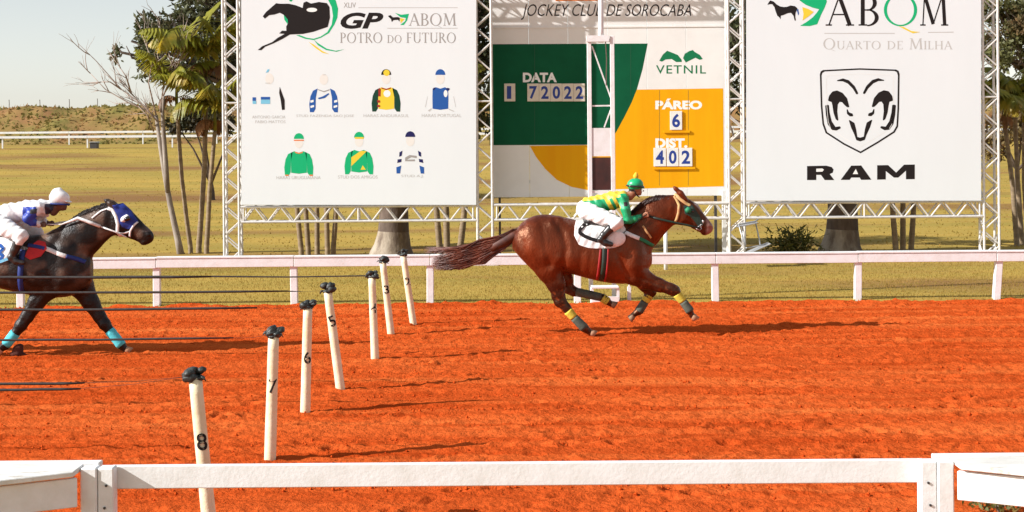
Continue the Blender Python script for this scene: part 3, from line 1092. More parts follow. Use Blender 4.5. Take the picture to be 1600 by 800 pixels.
GLY = {
    'A': (.86, [_st(.08, 0, .43, 1, TH), _st(.40, 1, .76, 0, TK), _st(.2, .36, .64, .36, TH), _ser(.08, .02, .2), _ser(.76, .02)]),
    'B': (.72, _stem(.16) + _ring(.3, .74, .30, .26, -90, 90) + _ring(.3, .26, .36, .28, -90, 90) + [_st(.16, .98, .3, .98, TH), _st(.16, .51, .32, .51, TH), _st(.16, .02, .3, .02, TH)]),
    'Q': (1.0, _ring(.48, .5, .46, .52, 0, 360, n=32)),
    'O': (1.0, _ring(.48, .5, .46, .52, 0, 360, n=32)),
    'M': (1.08, [_st(.14, 0, .2, 1, TH), _st(.2, 1, .52, .05, TK), _st(.52, .05, .86, 1, TH), _st(.88, 1, .94, 0, TK), _ser(.14, .02, .2), _ser(.94, .02), _ser(.14, .98, .16), _ser(.92, .98, .16)]),
    'P': (.66, _stem(.16) + _ring(.28, .73, .32, .27, -90, 90) + [_st(.16, .98, .28, .98, TH), _st(.16, .48, .3, .48, TH)]),
    'R': (.78, _stem(.16) + _ring(.28, .75, .30, .25, -90, 90) + [_st(.16, .98, .28, .98, TH), _st(.16, .52, .3, .52, TH), _st(.36, .5, .72, .02, TK)]),
    'T': (.76, _stem(.38, False) + [_st(.04, .975, .72, .975, TH), _st(.05, .98, .05, .82, TH), _st(.71, .98, .71, .82, TH)]),
    'D': (.92, _stem(.16) + _ring(.3, .5, .54, .5, -90, 90) + [_st(.16, .98, .3, .98, TH), _st(.16, .02, .3, .02, TH)]),
    'F': (.62, _stem(.16) + [_st(.16, .975, .58, .975, TH), _st(.16, .52, .48, .52, TH), _st(.57, .98, .57, .82, TH)]),
    'E': (.66, _stem(.16) + [_st(.16, .975, .58, .975, TH), _st(.16, .52, .48, .52, TH), _st(.16, .025, .6, .025, TH), _st(.57, .98, .57, .84, TH), _st(.59, .02, .59, .18, TH)]),
    'U': (.86, [_st(.16, .35, .16, 1, TK), _st(.72, .35, .72, 1, TH), _ser(.16, .98), _ser(.72, .98, .2)] + _ring(.44, .36, .34, .37, 180, 360)),
    'L': (.62, _stem(.16) + [_st(.16, .025, .56, .025, TH), _st(.55, .02, .55, .2, TH)]),
    'H': (.9, _stem(.16) + _stem(.74) + [_st(.16, .5, .74, .5, TH)]),
    'I': (.34, _stem(.17)),
}


def serif(board, name, body, box, m, layer=1, gap=.08, skip=''):
    """capitals full height, lower case letters as small capitals"""
    x = 0
    letters = []
    for ch in body:
        polys = []
        letters.append(polys)
        if ch == ' ':
            x += .4
            continue
        s = 1.0 if ch.isupper() else .76
        w, g = GLY[ch.upper()]
        if ch not in skip:
            for p in g:
                polys.append([((x + a * s), b * s) for a, b in p])
        if ch in 'Qq' and ch not in skip:
            polys.append([(x + .5 * s, .06 * s), (x + .62 * s, .02 * s), (x + 1.02 * s, -.2 * s), (x + .8 * s, -.12 * s)])
        x += w * s + gap
    x -= gap
    x0, y0, x1, y1 = box
    for polys in letters:
        if polys:
            o = board.multi(name, [[(x0 + (x1 - x0) * a / x, y1 + (y0 - y1) * b) for a, b in p] for p in polys], m, layer)
    return o


def ell(cx, cy, rx, ry, a0=0, a1=360, n=20):
    return [(cx + rx * math.cos(rad(a0 + (a1 - a0) * i / n)), cy - ry * math.sin(rad(a0 + (a1 - a0) * i / n))) for i in range(n + (0 if a1 - a0 == 360 else 1))]


def vinyl_sheet(t, x0, x1, y0, y1, Y, m):
    """a tensioned banner with shallow ripples, thin but with a back face"""
    nx, nz = 46, 40
    c = [P(x0, y0, Y), P(x1, y0, Y), P(x0, y1, Y), P(x1, y1, Y)]
    vs, fs = [], []
    for k, off in ((0, 0.0), (1, 0.012)):
        for j in range(nz + 1):
            for i in range(nx + 1):
                a, b_ = i / nx, j / nz
                p = c[0].lerp(c[1], a).lerp(c[2].lerp(c[3], a), b_)
                edge = min(a, 1 - a, b_, 1 - b_)
                rip = .0025 * math.sin(a * 9 + b_ * 3) + .003 * float(vnoise(a * 6, b_ * 4, 3))
                p.y += off + .0006 + 0 * rip * edge
                vs.append(p)
    n = (nx + 1) * (nz + 1)
    for k in (0, 1):
        for j in range(nz):
            for i in range(nx):
                q = [k * n + j * (nx + 1) + i, k * n + j * (nx + 1) + i + 1, k * n + (j + 1) * (nx + 1) + i + 1, k * n + (j + 1) * (nx + 1) + i]
                fs.append(tuple(q if k == 0 else q[::-1]))
    mb = MB(); mb.add(vs, fs)
    return mb.build('banner_sheet', m, t, smooth=True)


BY = TY - HW - .05      # banner plane, on the front of the gantry
# ---- left screen
xm = P(560, 300, BY)
t = thing('advertising_screen', (xm.x, BY, 1.15), 'white screen with jockey silks and a horse head logo, left of the scoreboard', 'billboard')
vinyl_sheet(t, 377, 744, -68, 320, BY, M['vinyl'])
B1 = Board(t, BY)
tf = lambda x, y: (380 + x / 7.27, y / 7.27)
B1.poly('horse_emblem', [(222, 185), (245, 212), (295, 172), (355, 165), (415, 145), (462, 170), (505, 220), (508, 265), (488, 300), (490, 350), (440, 348), (408, 380), (470, 385), (390, 430),
                         (330, 478), (215, 525), (165, 568), (205, 570), (250, 530), (345, 492), (450, 440), (530, 392), (680, 385), (800, 360), (960, 305), (985, 200), (980, 80), (950, 35), (860, 22),
                         (770, 40), (720, 15), (685, 30), (675, 90), (600, 60), (520, 42), (420, 42), (375, 36), (340, 65), (290, 110), (260, 135)], 'ink', 2, tf)
B1.poly('emblem_highlight', ell(780, 112, 60, 24), 'p_white', 3, tf)
B1.multi('green_ring', [[(965, 0), (1050, 0), (1078, 100), (1070, 200), (1035, 280), (975, 375), (880, 430), (800, 455), (700, 440), (600, 400), (640, 398), (720, 428), (800, 440), (880, 415), (955, 365), (1005, 280), (1020, 180), (1005, 80)],
                        [(520, 10), (560, -60), (700, -130), (860, -120), (980, -40), (1050, 0), (965, 0), (900, -60), (800, -95), (700, -90), (590, -30), (545, 20)],
                        [(800, 448), (850, 490), (950, 553), (1050, 576), (1150, 560), (1060, 588), (940, 568), (850, 515)], [(460, 165), (510, 215), (504, 275), (468, 225)]], 'p_green', 1, tf)
B1.poly('yellow_stroke', [(740, 475), (800, 505), (900, 580), (980, 615), (900, 600), (820, 545)], 'p_yellow', 1, tf)
B1.text('lettering', 'GP', (532, 19.5, 599, 45), 'ink', 1, .28, .035)
B1.text('lettering', 'XLIV', (537, 4, 556, 12), 'ink_grey', 1)
serif(B1, 'lettering', 'ABQM', (639, 21, 713, 40), 'ink_grey', 1, .04)
serif(B1, 'lettering', 'POTRO do FUTURO', (531, 51, 713, 67), 'ink_grey', 1, .05)
B1.multi('rule_line', [[(560, 11.5), (715, 11.5), (715, 12.4), (560, 12.4)], [(605, 43.6), (715, 43.6), (715, 44.5), (605, 44.5)]], 'ink_lgrey', 1)
B1.poly('small_horse_emblem', [(606, 25), (610, 23.5), (614, 27), (622, 26.5), (625, 28), (624, 34), (622, 31), (615, 31.5), (612, 34.5), (611, 30), (608, 27)], 'ink', 1)
B1.poly('green_swoosh', [(617, 20), (627, 23), (639, 21.5), (636, 32), (631, 39), (625, 39), (633, 33), (634, 28), (626, 27)], 'p_green', 1)
B1.poly('yellow_swoosh', [(625, 28), (632.5, 29.5), (626, 36.5)], 'p_yellow', 1)


def silk(cx, cap_y, cap, torso, sl, sr, extras=(), cap_h=7.0):
    def rel(pts): return [(cx + (x - 388) / 7.27, cap_y + (y - 130) / 7.27) for x, y in pts]
    if cap or cx in (421, 506):
        B1.poly('face_print', ell(cx, cap_y + 15, 6.6, 8.5), 'p_face', .8)
    if cap:
        B1.poly('cap_print', ell(cx, cap_y + cap_h + 2, 7.8, cap_h + 2, 0, 180, 14), cap, 1)
    if torso:
        B1.poly('torso_print', rel([(335, 335), (388, 352), (440, 335), (475, 352), (480, 450), (478, 580), (388, 592), (300, 580), (298, 450), (300, 352)]), torso, 1)
    if sl:
        B1.poly('sleeve_print', rel([(318, 342), (265, 368), (236, 430), (222, 520), (230, 612), (272, 612), (294, 575), (297, 450)]), sl, 1)
    if sr:
        B1.poly('sleeve_print', rel([(458, 342), (510, 368), (538, 430), (552, 520), (547, 614), (507, 612), (482, 575), (480, 450)]), sr, 1)
    for pts, m in extras:
        B1.poly('silk_detail', rel(pts), m, 2)


silk(421, 108, None, None, None, None, [([(195, 450), (235, 450), (235, 490), (195, 490)], 'p_blue'), ([(195, 492), (238, 492), (238, 525), (197, 525)], 'p_lblue'),
     ([(290, 445), (395, 445), (395, 475), (290, 475)], 'p_blue'), ([(290, 477), (395, 477), (395, 525), (290, 525)], 'p_lblue'), ([(345, 170), (370, 130), (390, 135), (372, 165)], 'p_lblue'),
     ([(505, 330), (530, 400), (560, 480), (562, 590), (530, 595), (515, 480), (498, 400)], 'ink'), ([(340, 285), (395, 285), (395, 292), (340, 292)], 'ink_lgrey')])
silk(506, 109, None, None, 'p_blue', 'p_blue', [([(320, 350), (388, 372), (455, 350), (450, 362), (388, 384), (325, 362)], 'ink_grey'), ([(320, 450), (380, 430), (440, 395), (450, 405), (400, 450), (330, 465)], 'p_blue'),
     ([(232, 480), (270, 470), (272, 495), (238, 505)], 'p_white'), ([(235, 540), (275, 530), (277, 552), (238, 565)], 'p_white'), ([(505, 480), (540, 470), (542, 495), (505, 505)], 'p_white'), ([(500, 540), (540, 530), (542, 552), (500, 565)], 'p_white'),
     ([(375, 185), (410, 182), (410, 190), (375, 192)], 'ink_lgrey')])
silk(603.4, 108, 'ink', 'p_yellow', 'p_dgreen', 'p_dgreen', [(ell(392, 172, 36, 36), 'p_yellow'), (ell(398, 408, 40, 40), 'p_white'), ([(335, 338), (388, 354), (440, 338), (440, 352), (388, 368), (335, 352)], 'p_red'),
     ([(300, 352), (328, 352), (325, 440), (300, 440)], 'p_red'), ([(285, 480), (320, 485), (322, 510), (288, 512)], 'p_red'), ([(285, 535), (320, 540), (322, 560), (288, 562)], 'p_red')])
silk(688, 108, 'p_blue', 'p_blue', None, None, [(ell(448, 408, 22, 40), 'p_white'), ([(245, 600), (285, 575), (290, 580), (262, 612)], 'ink_lgrey'), ([(485, 580), (545, 605), (540, 614), (483, 590)], 'ink_lgrey'),
     ([(300, 352), (320, 338), (335, 352), (310, 372)], 'p_navy'), ([(445, 352), (475, 342), (498, 352), (478, 378)], 'p_navy'), ([(215, 560), (240, 440), (243, 440), (219, 562)], 'ink_lgrey'), ([(560, 560), (536, 440), (539, 438), (564, 560)], 'ink_lgrey')])
silk(467, 208, 'p_green', 'p_green', 'p_green', 'p_green', [([(330, 205), (445, 205), (445, 218), (330, 218)], 'p_orange'), ([(340, 340), (388, 352), (436, 340), (430, 354), (388, 366), (346, 354)], 'p_orange'),
     ([(230, 602), (272, 602), (270, 616), (234, 616)], 'p_orange'), ([(507, 602), (547, 602), (545, 616), (509, 616)], 'p_orange')])
silk(561, 206, 'p_green', 'p_green', 'p_green', 'p_green', [([(300, 420), (410, 345), (475, 350), (300, 520)], 'p_yellow'), ([(430, 510), (465, 560), (405, 560)], 'p_yellow'), ([(340, 190), (440, 190), (440, 210), (340, 210)], 'p_yellow')])
silk(641, 205, 'p_navy', None, None, None, [([(265, 370), (300, 350), (290, 410), (262, 420)], 'p_navy'), ([(245, 450), (290, 445), (285, 480), (240, 490)], 'p_navy'), ([(230, 540), (285, 520), (272, 610), (232, 610)], 'p_blue'),
     ([(475, 350), (510, 370), (512, 420), (485, 410)], 'p_navy'), ([(485, 445), (530, 450), (535, 490), (490, 480)], 'p_navy'), ([(492, 520), (545, 540), (545, 612), (507, 610)], 'p_blue'),
     ([(330, 430), (380, 400), (460, 410), (460, 435), (400, 425), (345, 455), (440, 450), (440, 470), (330, 470)], 'ink_grey')])
for body, box in (('ANTONIO GARCIA', (394, 180.5, 446, 185)), ('FABIO MATTOS', (399, 188, 446, 192.5)), ('STUD FAZENDA SAO JOSE', (463, 179, 553, 184)), ('HARAS ANDURASUL', (568, 178.5, 639, 183)), ('HARAS PORTUGAL', (659, 178, 721, 183)),
                  ('HARAS URUGUAIANA', (432, 275, 501, 280)), ('STUD DOS AMIGOS', (528, 274, 590, 279)), ('STUD A.J.', (627, 273, 662, 278))):
    B1.text('caption', body, box, 'ink_lgrey', 1, joined=True)

# ---- right screen
xm = P(1350, 300, BY)
t = thing('advertising_screen', (xm.x, BY, 1.15), 'white screen with black lettering and a horned ram shield, right of the scoreboard', 'billboard')
vinyl_sheet(t, 1166, 1533, -72, 313.5, BY, M['vinyl'])
B2 = Board(t, BY)
tf = lambda x, y: (1180 + x / 10, y / 10)
B2.poly('horse_emblem', [(190, 75), (215, 30), (235, 5), (290, 25), (330, 65), (390, 100), (450, 110), (500, 105), (550, 85), (620, 95), (660, 130), (650, 160), (630, 200), (625, 260), (635, 320), (615, 320),
                         (600, 250), (560, 200), (510, 205), (440, 235), (400, 245), (395, 300), (380, 275), (345, 245), (320, 180), (300, 110), (265, 65), (225, 65)], 'ink', 2, tf)
B2.poly('blue_tail', [(650, 150), (672, 140), (684, 215), (672, 240), (658, 190)], 'p_blue', 2, tf)
B2.multi('green_swoosh', [[(690, 5), (720, -60), (1110, -60), (1118, 30), (1085, 120), (1030, 230), (970, 378), (850, 408), (700, 404), (800, 345), (900, 270), (965, 195), (998, 145), (900, 120), (790, 75)]], 'p_green', 1, tf)
B2.poly('yellow_swoosh', [(735, 110), (830, 140), (915, 185), (840, 250), (740, 320), (755, 220)], 'p_yellow', 2, tf)
for ch, (x0, x1), m in (('A', (1291, 1333), 'ink'), ('B', (1340, 1376), 'ink'), ('M', (1436, 1482), 'ink')):
    serif(B2, 'lettering', ch, (x0, -8, x1, 40), m, 1)
B2.multi('lettering', [[(1381 + (a / .96) * 52, 40 + (-9 - 40) * b) for a, b in p] for p in _ring(.48, .5, .48, .52, 0, 360, .09, 36)], 'p_green', 1)
B2.poly('yellow_stroke', [(1404, 41), (1414, 46), (1426, 52), (1438, 50), (1424, 48.5), (1412, 42)], 'p_yellow', 2)
B2.multi('rule_line', [[(1288, 51.5), (1398, 51.5), (1398, 52.6), (1288, 52.6)], [(1450, 50), (1490, 49.6), (1490, 50.7), (1450, 51.1)]], 'ink_lgrey', 1)
serif(B2, 'lettering', 'Quarto de Milha', (1286, 60, 1488, 77), 'ink_lgrey', 1, .06)
# shield
tf5 = lambda x, y: (1260 + x / 5, 90 + y / 5)
so = [(105, 130), (112, 108), (130, 97), (415, 83), (700, 93), (720, 103), (728, 130), (724, 400), (716, 540), (690, 585), (560, 668), (423, 748), (290, 680), (150, 590), (125, 520), (112, 380)]
cx_, cy_ = 418, 380
si = [(cx_ + (x - cx_) * .957, cy_ + (y - cy_) * .960) for x, y in so]
n_ = len(so)
B2.multi('shield_outline', [[so[i], so[(i + 1) % n_], si[(i + 1) % n_], si[i]] for i in range(n_)], 'ink', 1, tf5)
sa = [(cx_ + (x - cx_) * .85, cy_ + (y - cy_) * .86) for x, y in so]
sb = [(cx_ + (x - cx_) * .84, cy_ + (y - cy_) * .85) for x, y in so]
B2.multi('shield_inner_line', [[sa[i], sa[(i + 1) % n_], sb[(i + 1) % n_], sb[i]] for i in range(n_)], 'p_white', 1, tf5)
half = [
    [(240, 180), (285, 166), (330, 180), (375, 225), (402, 280), (392, 284), (365, 240), (325, 200), (285, 182)],
    [(172, 335), (180, 300), (205, 268), (240, 260), (280, 278), (315, 320), (332, 385), (318, 384), (300, 368), (280, 345), (258, 342), (242, 365), (238, 420), (246, 490), (232, 480), (215, 430), (207, 375), (200, 345)],
    [(150, 375), (172, 372), (178, 430), (195, 500), (225, 545), (262, 540), (265, 550), (235, 566), (200, 562), (170, 520), (156, 450)],
    [(318, 405), (330, 430), (358, 440), (362, 455), (340, 456), (320, 438)],
    [(335, 490), (352, 500), (372, 512), (385, 560), (395, 622), (424, 630), (424, 652), (392, 642), (378, 600), (352, 545)],
]
mir = [[(846 - x, y - 2) for x, y in p[::-1]] for p in half]
thick = [_st(*p[i], *p[(i + 1) % len(p)], 7.0) for p in half + mir for i in range(len(p)) if p[i] != p[(i + 1) % len(p)]]
B2.multi('ram_head_emblem', half + mir + thick, 'ink', 1, tf5)
# wide slab letters
tfr = lambda x, y: (1120 + x / 3.333, 200 + y / 3.333)
for lp in ([
    [(470, 198), (570, 196), (598, 203), (608, 216), (604, 232), (588, 240), (612, 271), (562, 271), (542, 244), (518, 244), (518, 271), (470, 271)],
    [(645, 270), (700, 196), (752, 195), (805, 269), (752, 270), (744, 258), (700, 258), (692, 270)],
    [(835, 269), (835, 194), (892, 193), (934, 232), (975, 191), (1031, 190), (1031, 266), (985, 267), (985, 222), (945, 258), (922, 258), (880, 224), (880, 268)]]):
    B2.poly('lettering', lp, 'ink', 1, tfr)
B2.multi('letter_counter', [[(518, 212), (550, 211), (558, 217), (550, 227), (518, 228)], [(724, 213), (736, 240), (708, 240)]], 'p_white', 2, tfr)

# ================================================================ SCOREBOARD
SY = TY + .52
xm = P(950, 300, SY)
t = thing('scoreboard', (xm.x, SY, 0), 'green and yellow race scoreboard standing between the two white screens', 'scoreboard')
SB = Board(t, SY)
c0, c1 = P(764, 0, SY), P(1133, 0, SY)
ztop, zbot = P(950, -70, SY).z, P(950, 307, SY).z
npan = 6
for i in range(npan):
    x0 = c0.x + (c1.x - c0.x) * i / npan
    x1 = c0.x + (c1.x - c0.x) * (i + 1) / npan
    mb = MB(); mb.box(x0 + .003, x1 - .003, SY, SY + .035 + .002 * (i % 2), zbot, ztop); mb.build('board_panel', M['board_white'], t, bevel=.003)
mb = MB()
for z in (zbot + .3, zbot + 1.6, ztop - .3):
    mb.bar((c0.x, SY + .07, z), (c1.x, SY + .07, z), .06, .06)
mb.build('back_frame', M['dark_steel'], t)
gb = [(1012, 68), (1004, 108), (995, 140), (987, 160), (976, 182), (963, 206), (948, 226)]
SB.poly('green_field', [(765, 69)] + gb + [(765, 227)], 'board_green', 1)
SB.poly('yellow_field', [(995, 140), (1130, 138)] + [(1131, 291), (918, 297), (893, 292), (870, 281), (852, 264), (838, 246), (828, 228), (948, 226), (963, 206), (976, 182), (987, 160)], 'board_yellow', 1.4)
for x, y0, y1, m in ((1030, 141, 290, 'seam'), (1075, 141, 290, 'seam'), (835, 70, 226, 'seam_green'), (985, 70, 150, 'seam_green')):
    SB.poly('seam', [(x, y0), (x + .9, y0), (x + .9, y1), (x, y1)], m, 2)
mb = MB(); mb.box(P(1035, 0, SY).x, P(1076, 0, SY).x, SY - .03, SY - .008, P(1050, 206, SY).z - .02, P(1050, 204, SY).z); mb.build('card_ledge', M['board_yellow'], t)
mb = MB(); mb.box(P(1019, 0, SY).x, P(1084, 0, SY).x, SY - .03, SY - .008, P(1050, 263, SY).z - .02, P(1050, 261, SY).z); mb.build('card_ledge', M['board_yellow'], t)
SB.text('lettering', 'DATA', (817, 113.5, 870, 128.5), 'p_white', 2, 0, .045)
SB.text('lettering', 'PÁREO', (1024, 154, 1097, 171), 'p_white', 2, 0, .05)
SB.text('lettering', 'DIST.', (1024, 216, 1074, 231), 'p_white', 2, 0, .05)
SB.text('lettering', 'VETNIL', (1025, 102, 1103, 115), 'p_ogreen', 2, 0, .005, 1.15)
tf4 = lambda x, y: (740 + x / 3.636, y / 3.636)
SB.multi('twin_horse_emblem', [[(1055, 345), (1075, 310), (1100, 288), (1125, 298), (1160, 312), (1182, 340), (1182, 352), (1150, 352), (1125, 335), (1090, 338), (1070, 350)],
                               [(1190, 330), (1200, 305), (1225, 290), (1245, 284), (1255, 294), (1285, 312), (1302, 335), (1285, 340), (1260, 328), (1235, 340), (1205, 355)]], 'p_ogreen', 2, tf4)
SB.text('lettering', 'JOCKEY CLUB DE SOROCABA', (814, 6.5, 1080, 31), 'ink', 2, .3, -.004)
SB.poly('orange_stripe', [(868, -12), (942, -13), (942, 1), (868, 1.6)], 'p_orange', 2)
mb = MB(); mb.box(c0.x, c1.x, SY - .012, SY - .004, P(800, 44.5, SY).z, P(800, 42, SY).z); mb.build('sunlit_strip', M['board_white'], t)  # added white strip in place of the band of sunlight below the header
for px, m, wd in ((781, 'dark_steel', .045), (1119, 'dark_steel', .05), (1131, 'white_paint', .075)):  # left leg's dark colour stands for the shade on it
    x = P(px, 350, SY).x
    mb = MB(); mb.box(x - wd / 2, x + wd / 2, SY + (.041 if m != 'white_paint' else -.07), SY + (.12 if m != 'white_paint' else -.005), -.05, zbot + (.2 if m != 'white_paint' else 0.1)); mb.build('support_leg', M[m], t)
xs_ = P(1040, 380, 29.5).x
tp = thing('slim_white_post', (xs_, 29.5, 0), 'slim white pipe post with a round cap standing below the scoreboard', 'post')
mb = MB(); mb.tube([(xs_, 29.5, -.1), (xs_, 29.5, .78)], .036, 10); mb.build('pipe', M['white_paint'], tp, smooth=True)
mb = MB(); mb.tube([(xs_, 29.5, .78), (xs_, 29.5, .80), (xs_, 29.5, .83)], [.046, .046, .02], 10); mb.build('cap', M['white_paint'], tp)

cards = [('1', 788, 805, 'card', 'cream card with blue 1, alone left of the empty slot in the date row'), ('7', 824, 842, 'card', 'cream card with blue 7 just right of the empty slot in the date row'), ('2', 842.5, 860, 'card', 'cream card with blue 2 between the seven and the zero of the date row'),
         ('0', 860.5, 878, 'card', 'cream card with blue 0 in the middle of the date row'), ('2', 878.5, 896, 'card', 'cream card with blue 2 second from the right end of the date row'), ('2', 896.5, 914, 'card', 'cream card with blue 2 at the right end of the date row')]
allc = [(c, x0, 130.5, x1, 158.5, m, l) for c, x0, x1, m, l in cards] + [('6', 1047, 173.5, 1065.5, 203, 'card_white', 'white card with blue 6 on the yellow field of the scoreboard'),
        ('4', 1021.5, 231, 1040.5, 260, 'card_white', 'white card with blue 4, left one of the three distance cards'), ('0', 1042, 231, 1060, 260, 'card_white', 'white card with blue 0, middle one of the three distance cards'),
        ('2', 1061.5, 231, 1081.5, 260, 'card_white', 'white card with blue 2, right one of the three distance cards')]
for ch, x0, y0, x1, y1, m, lab in allc:
    a, b_ = P(x0, y1, SY - .012), P(x1, y0, SY - .012)
    tc_ = thing('number_card', ((a.x + b_.x) / 2, SY - .012, a.z), lab, 'number card', 'number cards on the scoreboard')
    mb = MB(); mb.box(a.x, b_.x, SY - .028, SY - .010, a.z, b_.z); co_ = mb.build('card', M[m], tc_, bevel=.003)
    cb = Board(tc_, SY - .028)
    wpx = (x1 - x0)
    dg_ = cb.text('digit', ch,  (x0 + wpx * (.17 if ch != '1' else .24), y0 + 4, x1 - wpx * (.16 if ch != '1' else .36), y1 - 4), 'digit_blue', 1, 0, .03 if ch != '1' else 0)
    dg_.parent = co_

# ================================================================ FINISH POST FRAME
FY = FENCE_Y + .32
xm = P(940, 470, FY)
t = thing('finish_frame', (xm.x, FY, 0), 'tall white finish post frame with diagonal braces and a dark panel, behind the leading horse', 'finish post')
xa, xb = P(921.5, 215, FY).x, P(957.5, 215, FY).x
zt_ = P(940, 56, FY).z
for x in (xa, xb):
    mb = MB(); mb.box(x - .032, x + .032, FY - .03, FY + .03, -.1, zt_); mb.build('upright', M['white_paint'], t, bevel=.004)
def fbar(name, p0, p1, w=.022, m='white_paint'):
    a, b_ = P(*p0, FY), P(*p1, FY)
    mb = MB(); mb.bar(a, b_, w, w, up=(0, 1, 0)); mb.build(name, M[m], t)
fbar('crossbar', (925, 63), (954, 63), .05)
fbar('crossbar', (925, 165.5), (954, 165), .022)
fbar('brace', (925, 72), (954, 152), .02)
fbar('brace', (954, 172), (944, 199), .02)
fbar('crossbar', (925, 300), (954, 300), .03)
fbar('crossbar', (925, 360), (954, 360), .03)
fbar('crossbar', (925, 425), (954, 425), .03)
mb = MB(); mb.box(xa + .033, xb - .033, FY - .02, FY + .012, P(940, 244, FY).z, P(940, 200, FY).z); mb.build('white_panel', M['white_paint'], t)
mb = MB(); mb.box(xa + .033, xb - .033, FY - .012, FY + .02, P(940, 297, FY).z, P(940, 246, FY).z); mb.build('dark_panel', M['dark_panel'], t)
pp = P(939, 50, FY)
mb = MB(); mb.tube([(pp.x, FY, zt_ - .1), (pp.x, FY, zt_ + .1), (pp.x, FY, zt_ + 1.6)], [.045, .042, .036], 10); mb.build('pole', M['white_paint'], t, smooth=True)
mb = MB(); mb.box(xa - .04, xa + .30, FY - .05, FY + .05, zt_ - .09, zt_ + .005); mb.build('top_plate', M['white_paint'], t)
mb = MB(); mb.tube([(pp.x + .06, FY - .03, zt_), (pp.x + .08, FY - .035, zt_ - .35), (pp.x + .07, FY - .03, zt_ - .75)], .008, 5); mb.build('hanging_wire', M['bark'], t)

# low step beside the rail, under the horse
st = G(945, 474); st.y = FENCE_Y - .22
st.x = P(945, 460, st.y).x
t = thing('wooden_step', (st.x, st.y, 0), 'small white wooden step box by the far rail below the leading horse', 'step')
mb = MB(); mb.box(st.x - .20, st.x + .20, st.y - .12, st.y + .12, .225, .255); mb.build('tread', M['white_paint'], t, bevel=.004)
mb = MB(); mb.box(st.x - .20, st.x + .20, st.y - .14, st.y - .125, .0, .11); mb.build('riser', M['white_paint'], t, bevel=.003)
for s in (-1, 1):
    mb = MB(); mb.box(st.x + s * .19 - .02, st.x + s * .19 + .02, st.y - .10, st.y + .10, -.05, .224); mb.build('side_board', M['white_paint'], t)
x_ = P(983, 460, FENCE_Y - .1).x
tp = thing('short_stake', (x_, FENCE_Y - .12, 0), 'short white stake beside the wooden step at the far rail', 'stake')
mb = MB(); mb.bar((x_, FENCE_Y - .12, -.1), (x_, FENCE_Y - .12, .22), .055, .04, up=(0, 1, 0)); mb.build('stake_body', M['white_paint'], tp, bevel=.004)
mb = MB(); mb.prism([(x_ - .028, .221), (x_ + .028, .221), (x_, .26)], FENCE_Y - .14, FENCE_Y - .10); mb.build('stake_tip', M['white_paint'], tp)

# ================================================================ FOLDING CHAIR (grey steel, behind the rail on the right)
cy_ = 30.0
cb_ = gpt(1175, cy_)
t = thing('metal_chair', cb_, 'grey metal folding chair tipped over under the right screen corner', 'chair')
def ctube(name, pts, r=.014, m='steel'):
    mb = MB(); mb.tube([P(px, py, cy_ + dy) for px, py, dy in pts], r, 7); mb.build(name, M[m], t, smooth=True)
ctube('leg', [(1154, 350, -.2), (1162, 378, -.22), (1166, 398, -.25)])
ctube('leg', [(1180, 346, .1), (1186, 372, .12), (1190, 396, .1)])
ctube('leg', [(1160, 352, .2), (1164, 380, .22), (1163, 398, .2)])
ctube('back_frame', [(1147, 357, -.2), (1152, 351, -.2), (1180, 346, -.1), (1184, 343, 0)], .016)
mb = MB(); mb.bar(P(1150, 354, cy_), P(1182, 347, cy_), .40, .02); mb.build('seat', M['steel'], t, bevel=.006)
mb = MB(); mb.bar(P(1166, 396, cy_ - .05), P(1202, 380, cy_ - .05), .38, .02); mb.build('backrest', M['steel'], t, bevel=.006)
ctube('stretcher', [(1164, 388, -.2), (1200, 381, -.1)], .012)

# ================================================================ LANE POSTS AND ROPES
lane = [(8, (305, 590), (329, 836), 'lane post marked 8, nearest the viewer, leaning left behind the front rail'), (7, (427.5, 525), (422, 718), 'upright lane post marked 7, second nearest to the viewer'),
        (6, (481, 480), (477, 643), 'upright lane post marked 6 between posts 7 and 5'), (5, (512, 455), (532, 608), 'lane post marked 5, clearly leaning to the left'),
        (4, (581, 432), (586, 561), 'nearly upright lane post marked 4 with a dark rope running left'), (3, (598, 409), (611, 522), 'lane post marked 3, slightly leaning left'),
        (2, (630, 398), (646, 507), 'farthest lane post, marked 2, leaning left near the far rail')]
HEADS = {}


def lump(mb, c, rx, ry, rz, ang):
    nu, nv = 12, 7
    vs = [(0, 0, -1)]
    sd = random.random() * 50
    for j in range(1, nv):
        ph = -math.pi / 2 + math.pi * j / nv
        for i in range(nu):
            th = 2 * math.pi * i / nu
            vs.append((math.cos(ph) * math.cos(th), math.cos(ph) * math.sin(th), math.sin(ph)))
    vs.append((0, 0, 1))
    out = []
    for x, y, z in vs:
        q = 1 + .55 * float(vnoise(x * 2.2 + sd, y * 2.2 + z * 1.7 + sd)) + .2 * float(vnoise(x * 5 + sd, z * 5 - y * 3))
        X, Z = x * rx * q, z * rz * q
        out.append(c + Vector((X * math.cos(ang) - Z * math.sin(ang), y * ry * q, X * math.sin(ang) + Z * math.cos(ang))))
    fs = [(0, 1 + (i + 1) % nu, 1 + i) for i in range(nu)]
    for j in range(nv - 2):
        for i in range(nu):
            a, b = 1 + j * nu + i, 1 + j * nu + (i + 1) % nu
            fs.append((a, b, b + nu, a + nu))
    n = len(vs) - 1
    fs += [(n, n - nu + i, n - nu + (i + 1) % nu) for i in range(nu)]
    mb.add(out, fs)

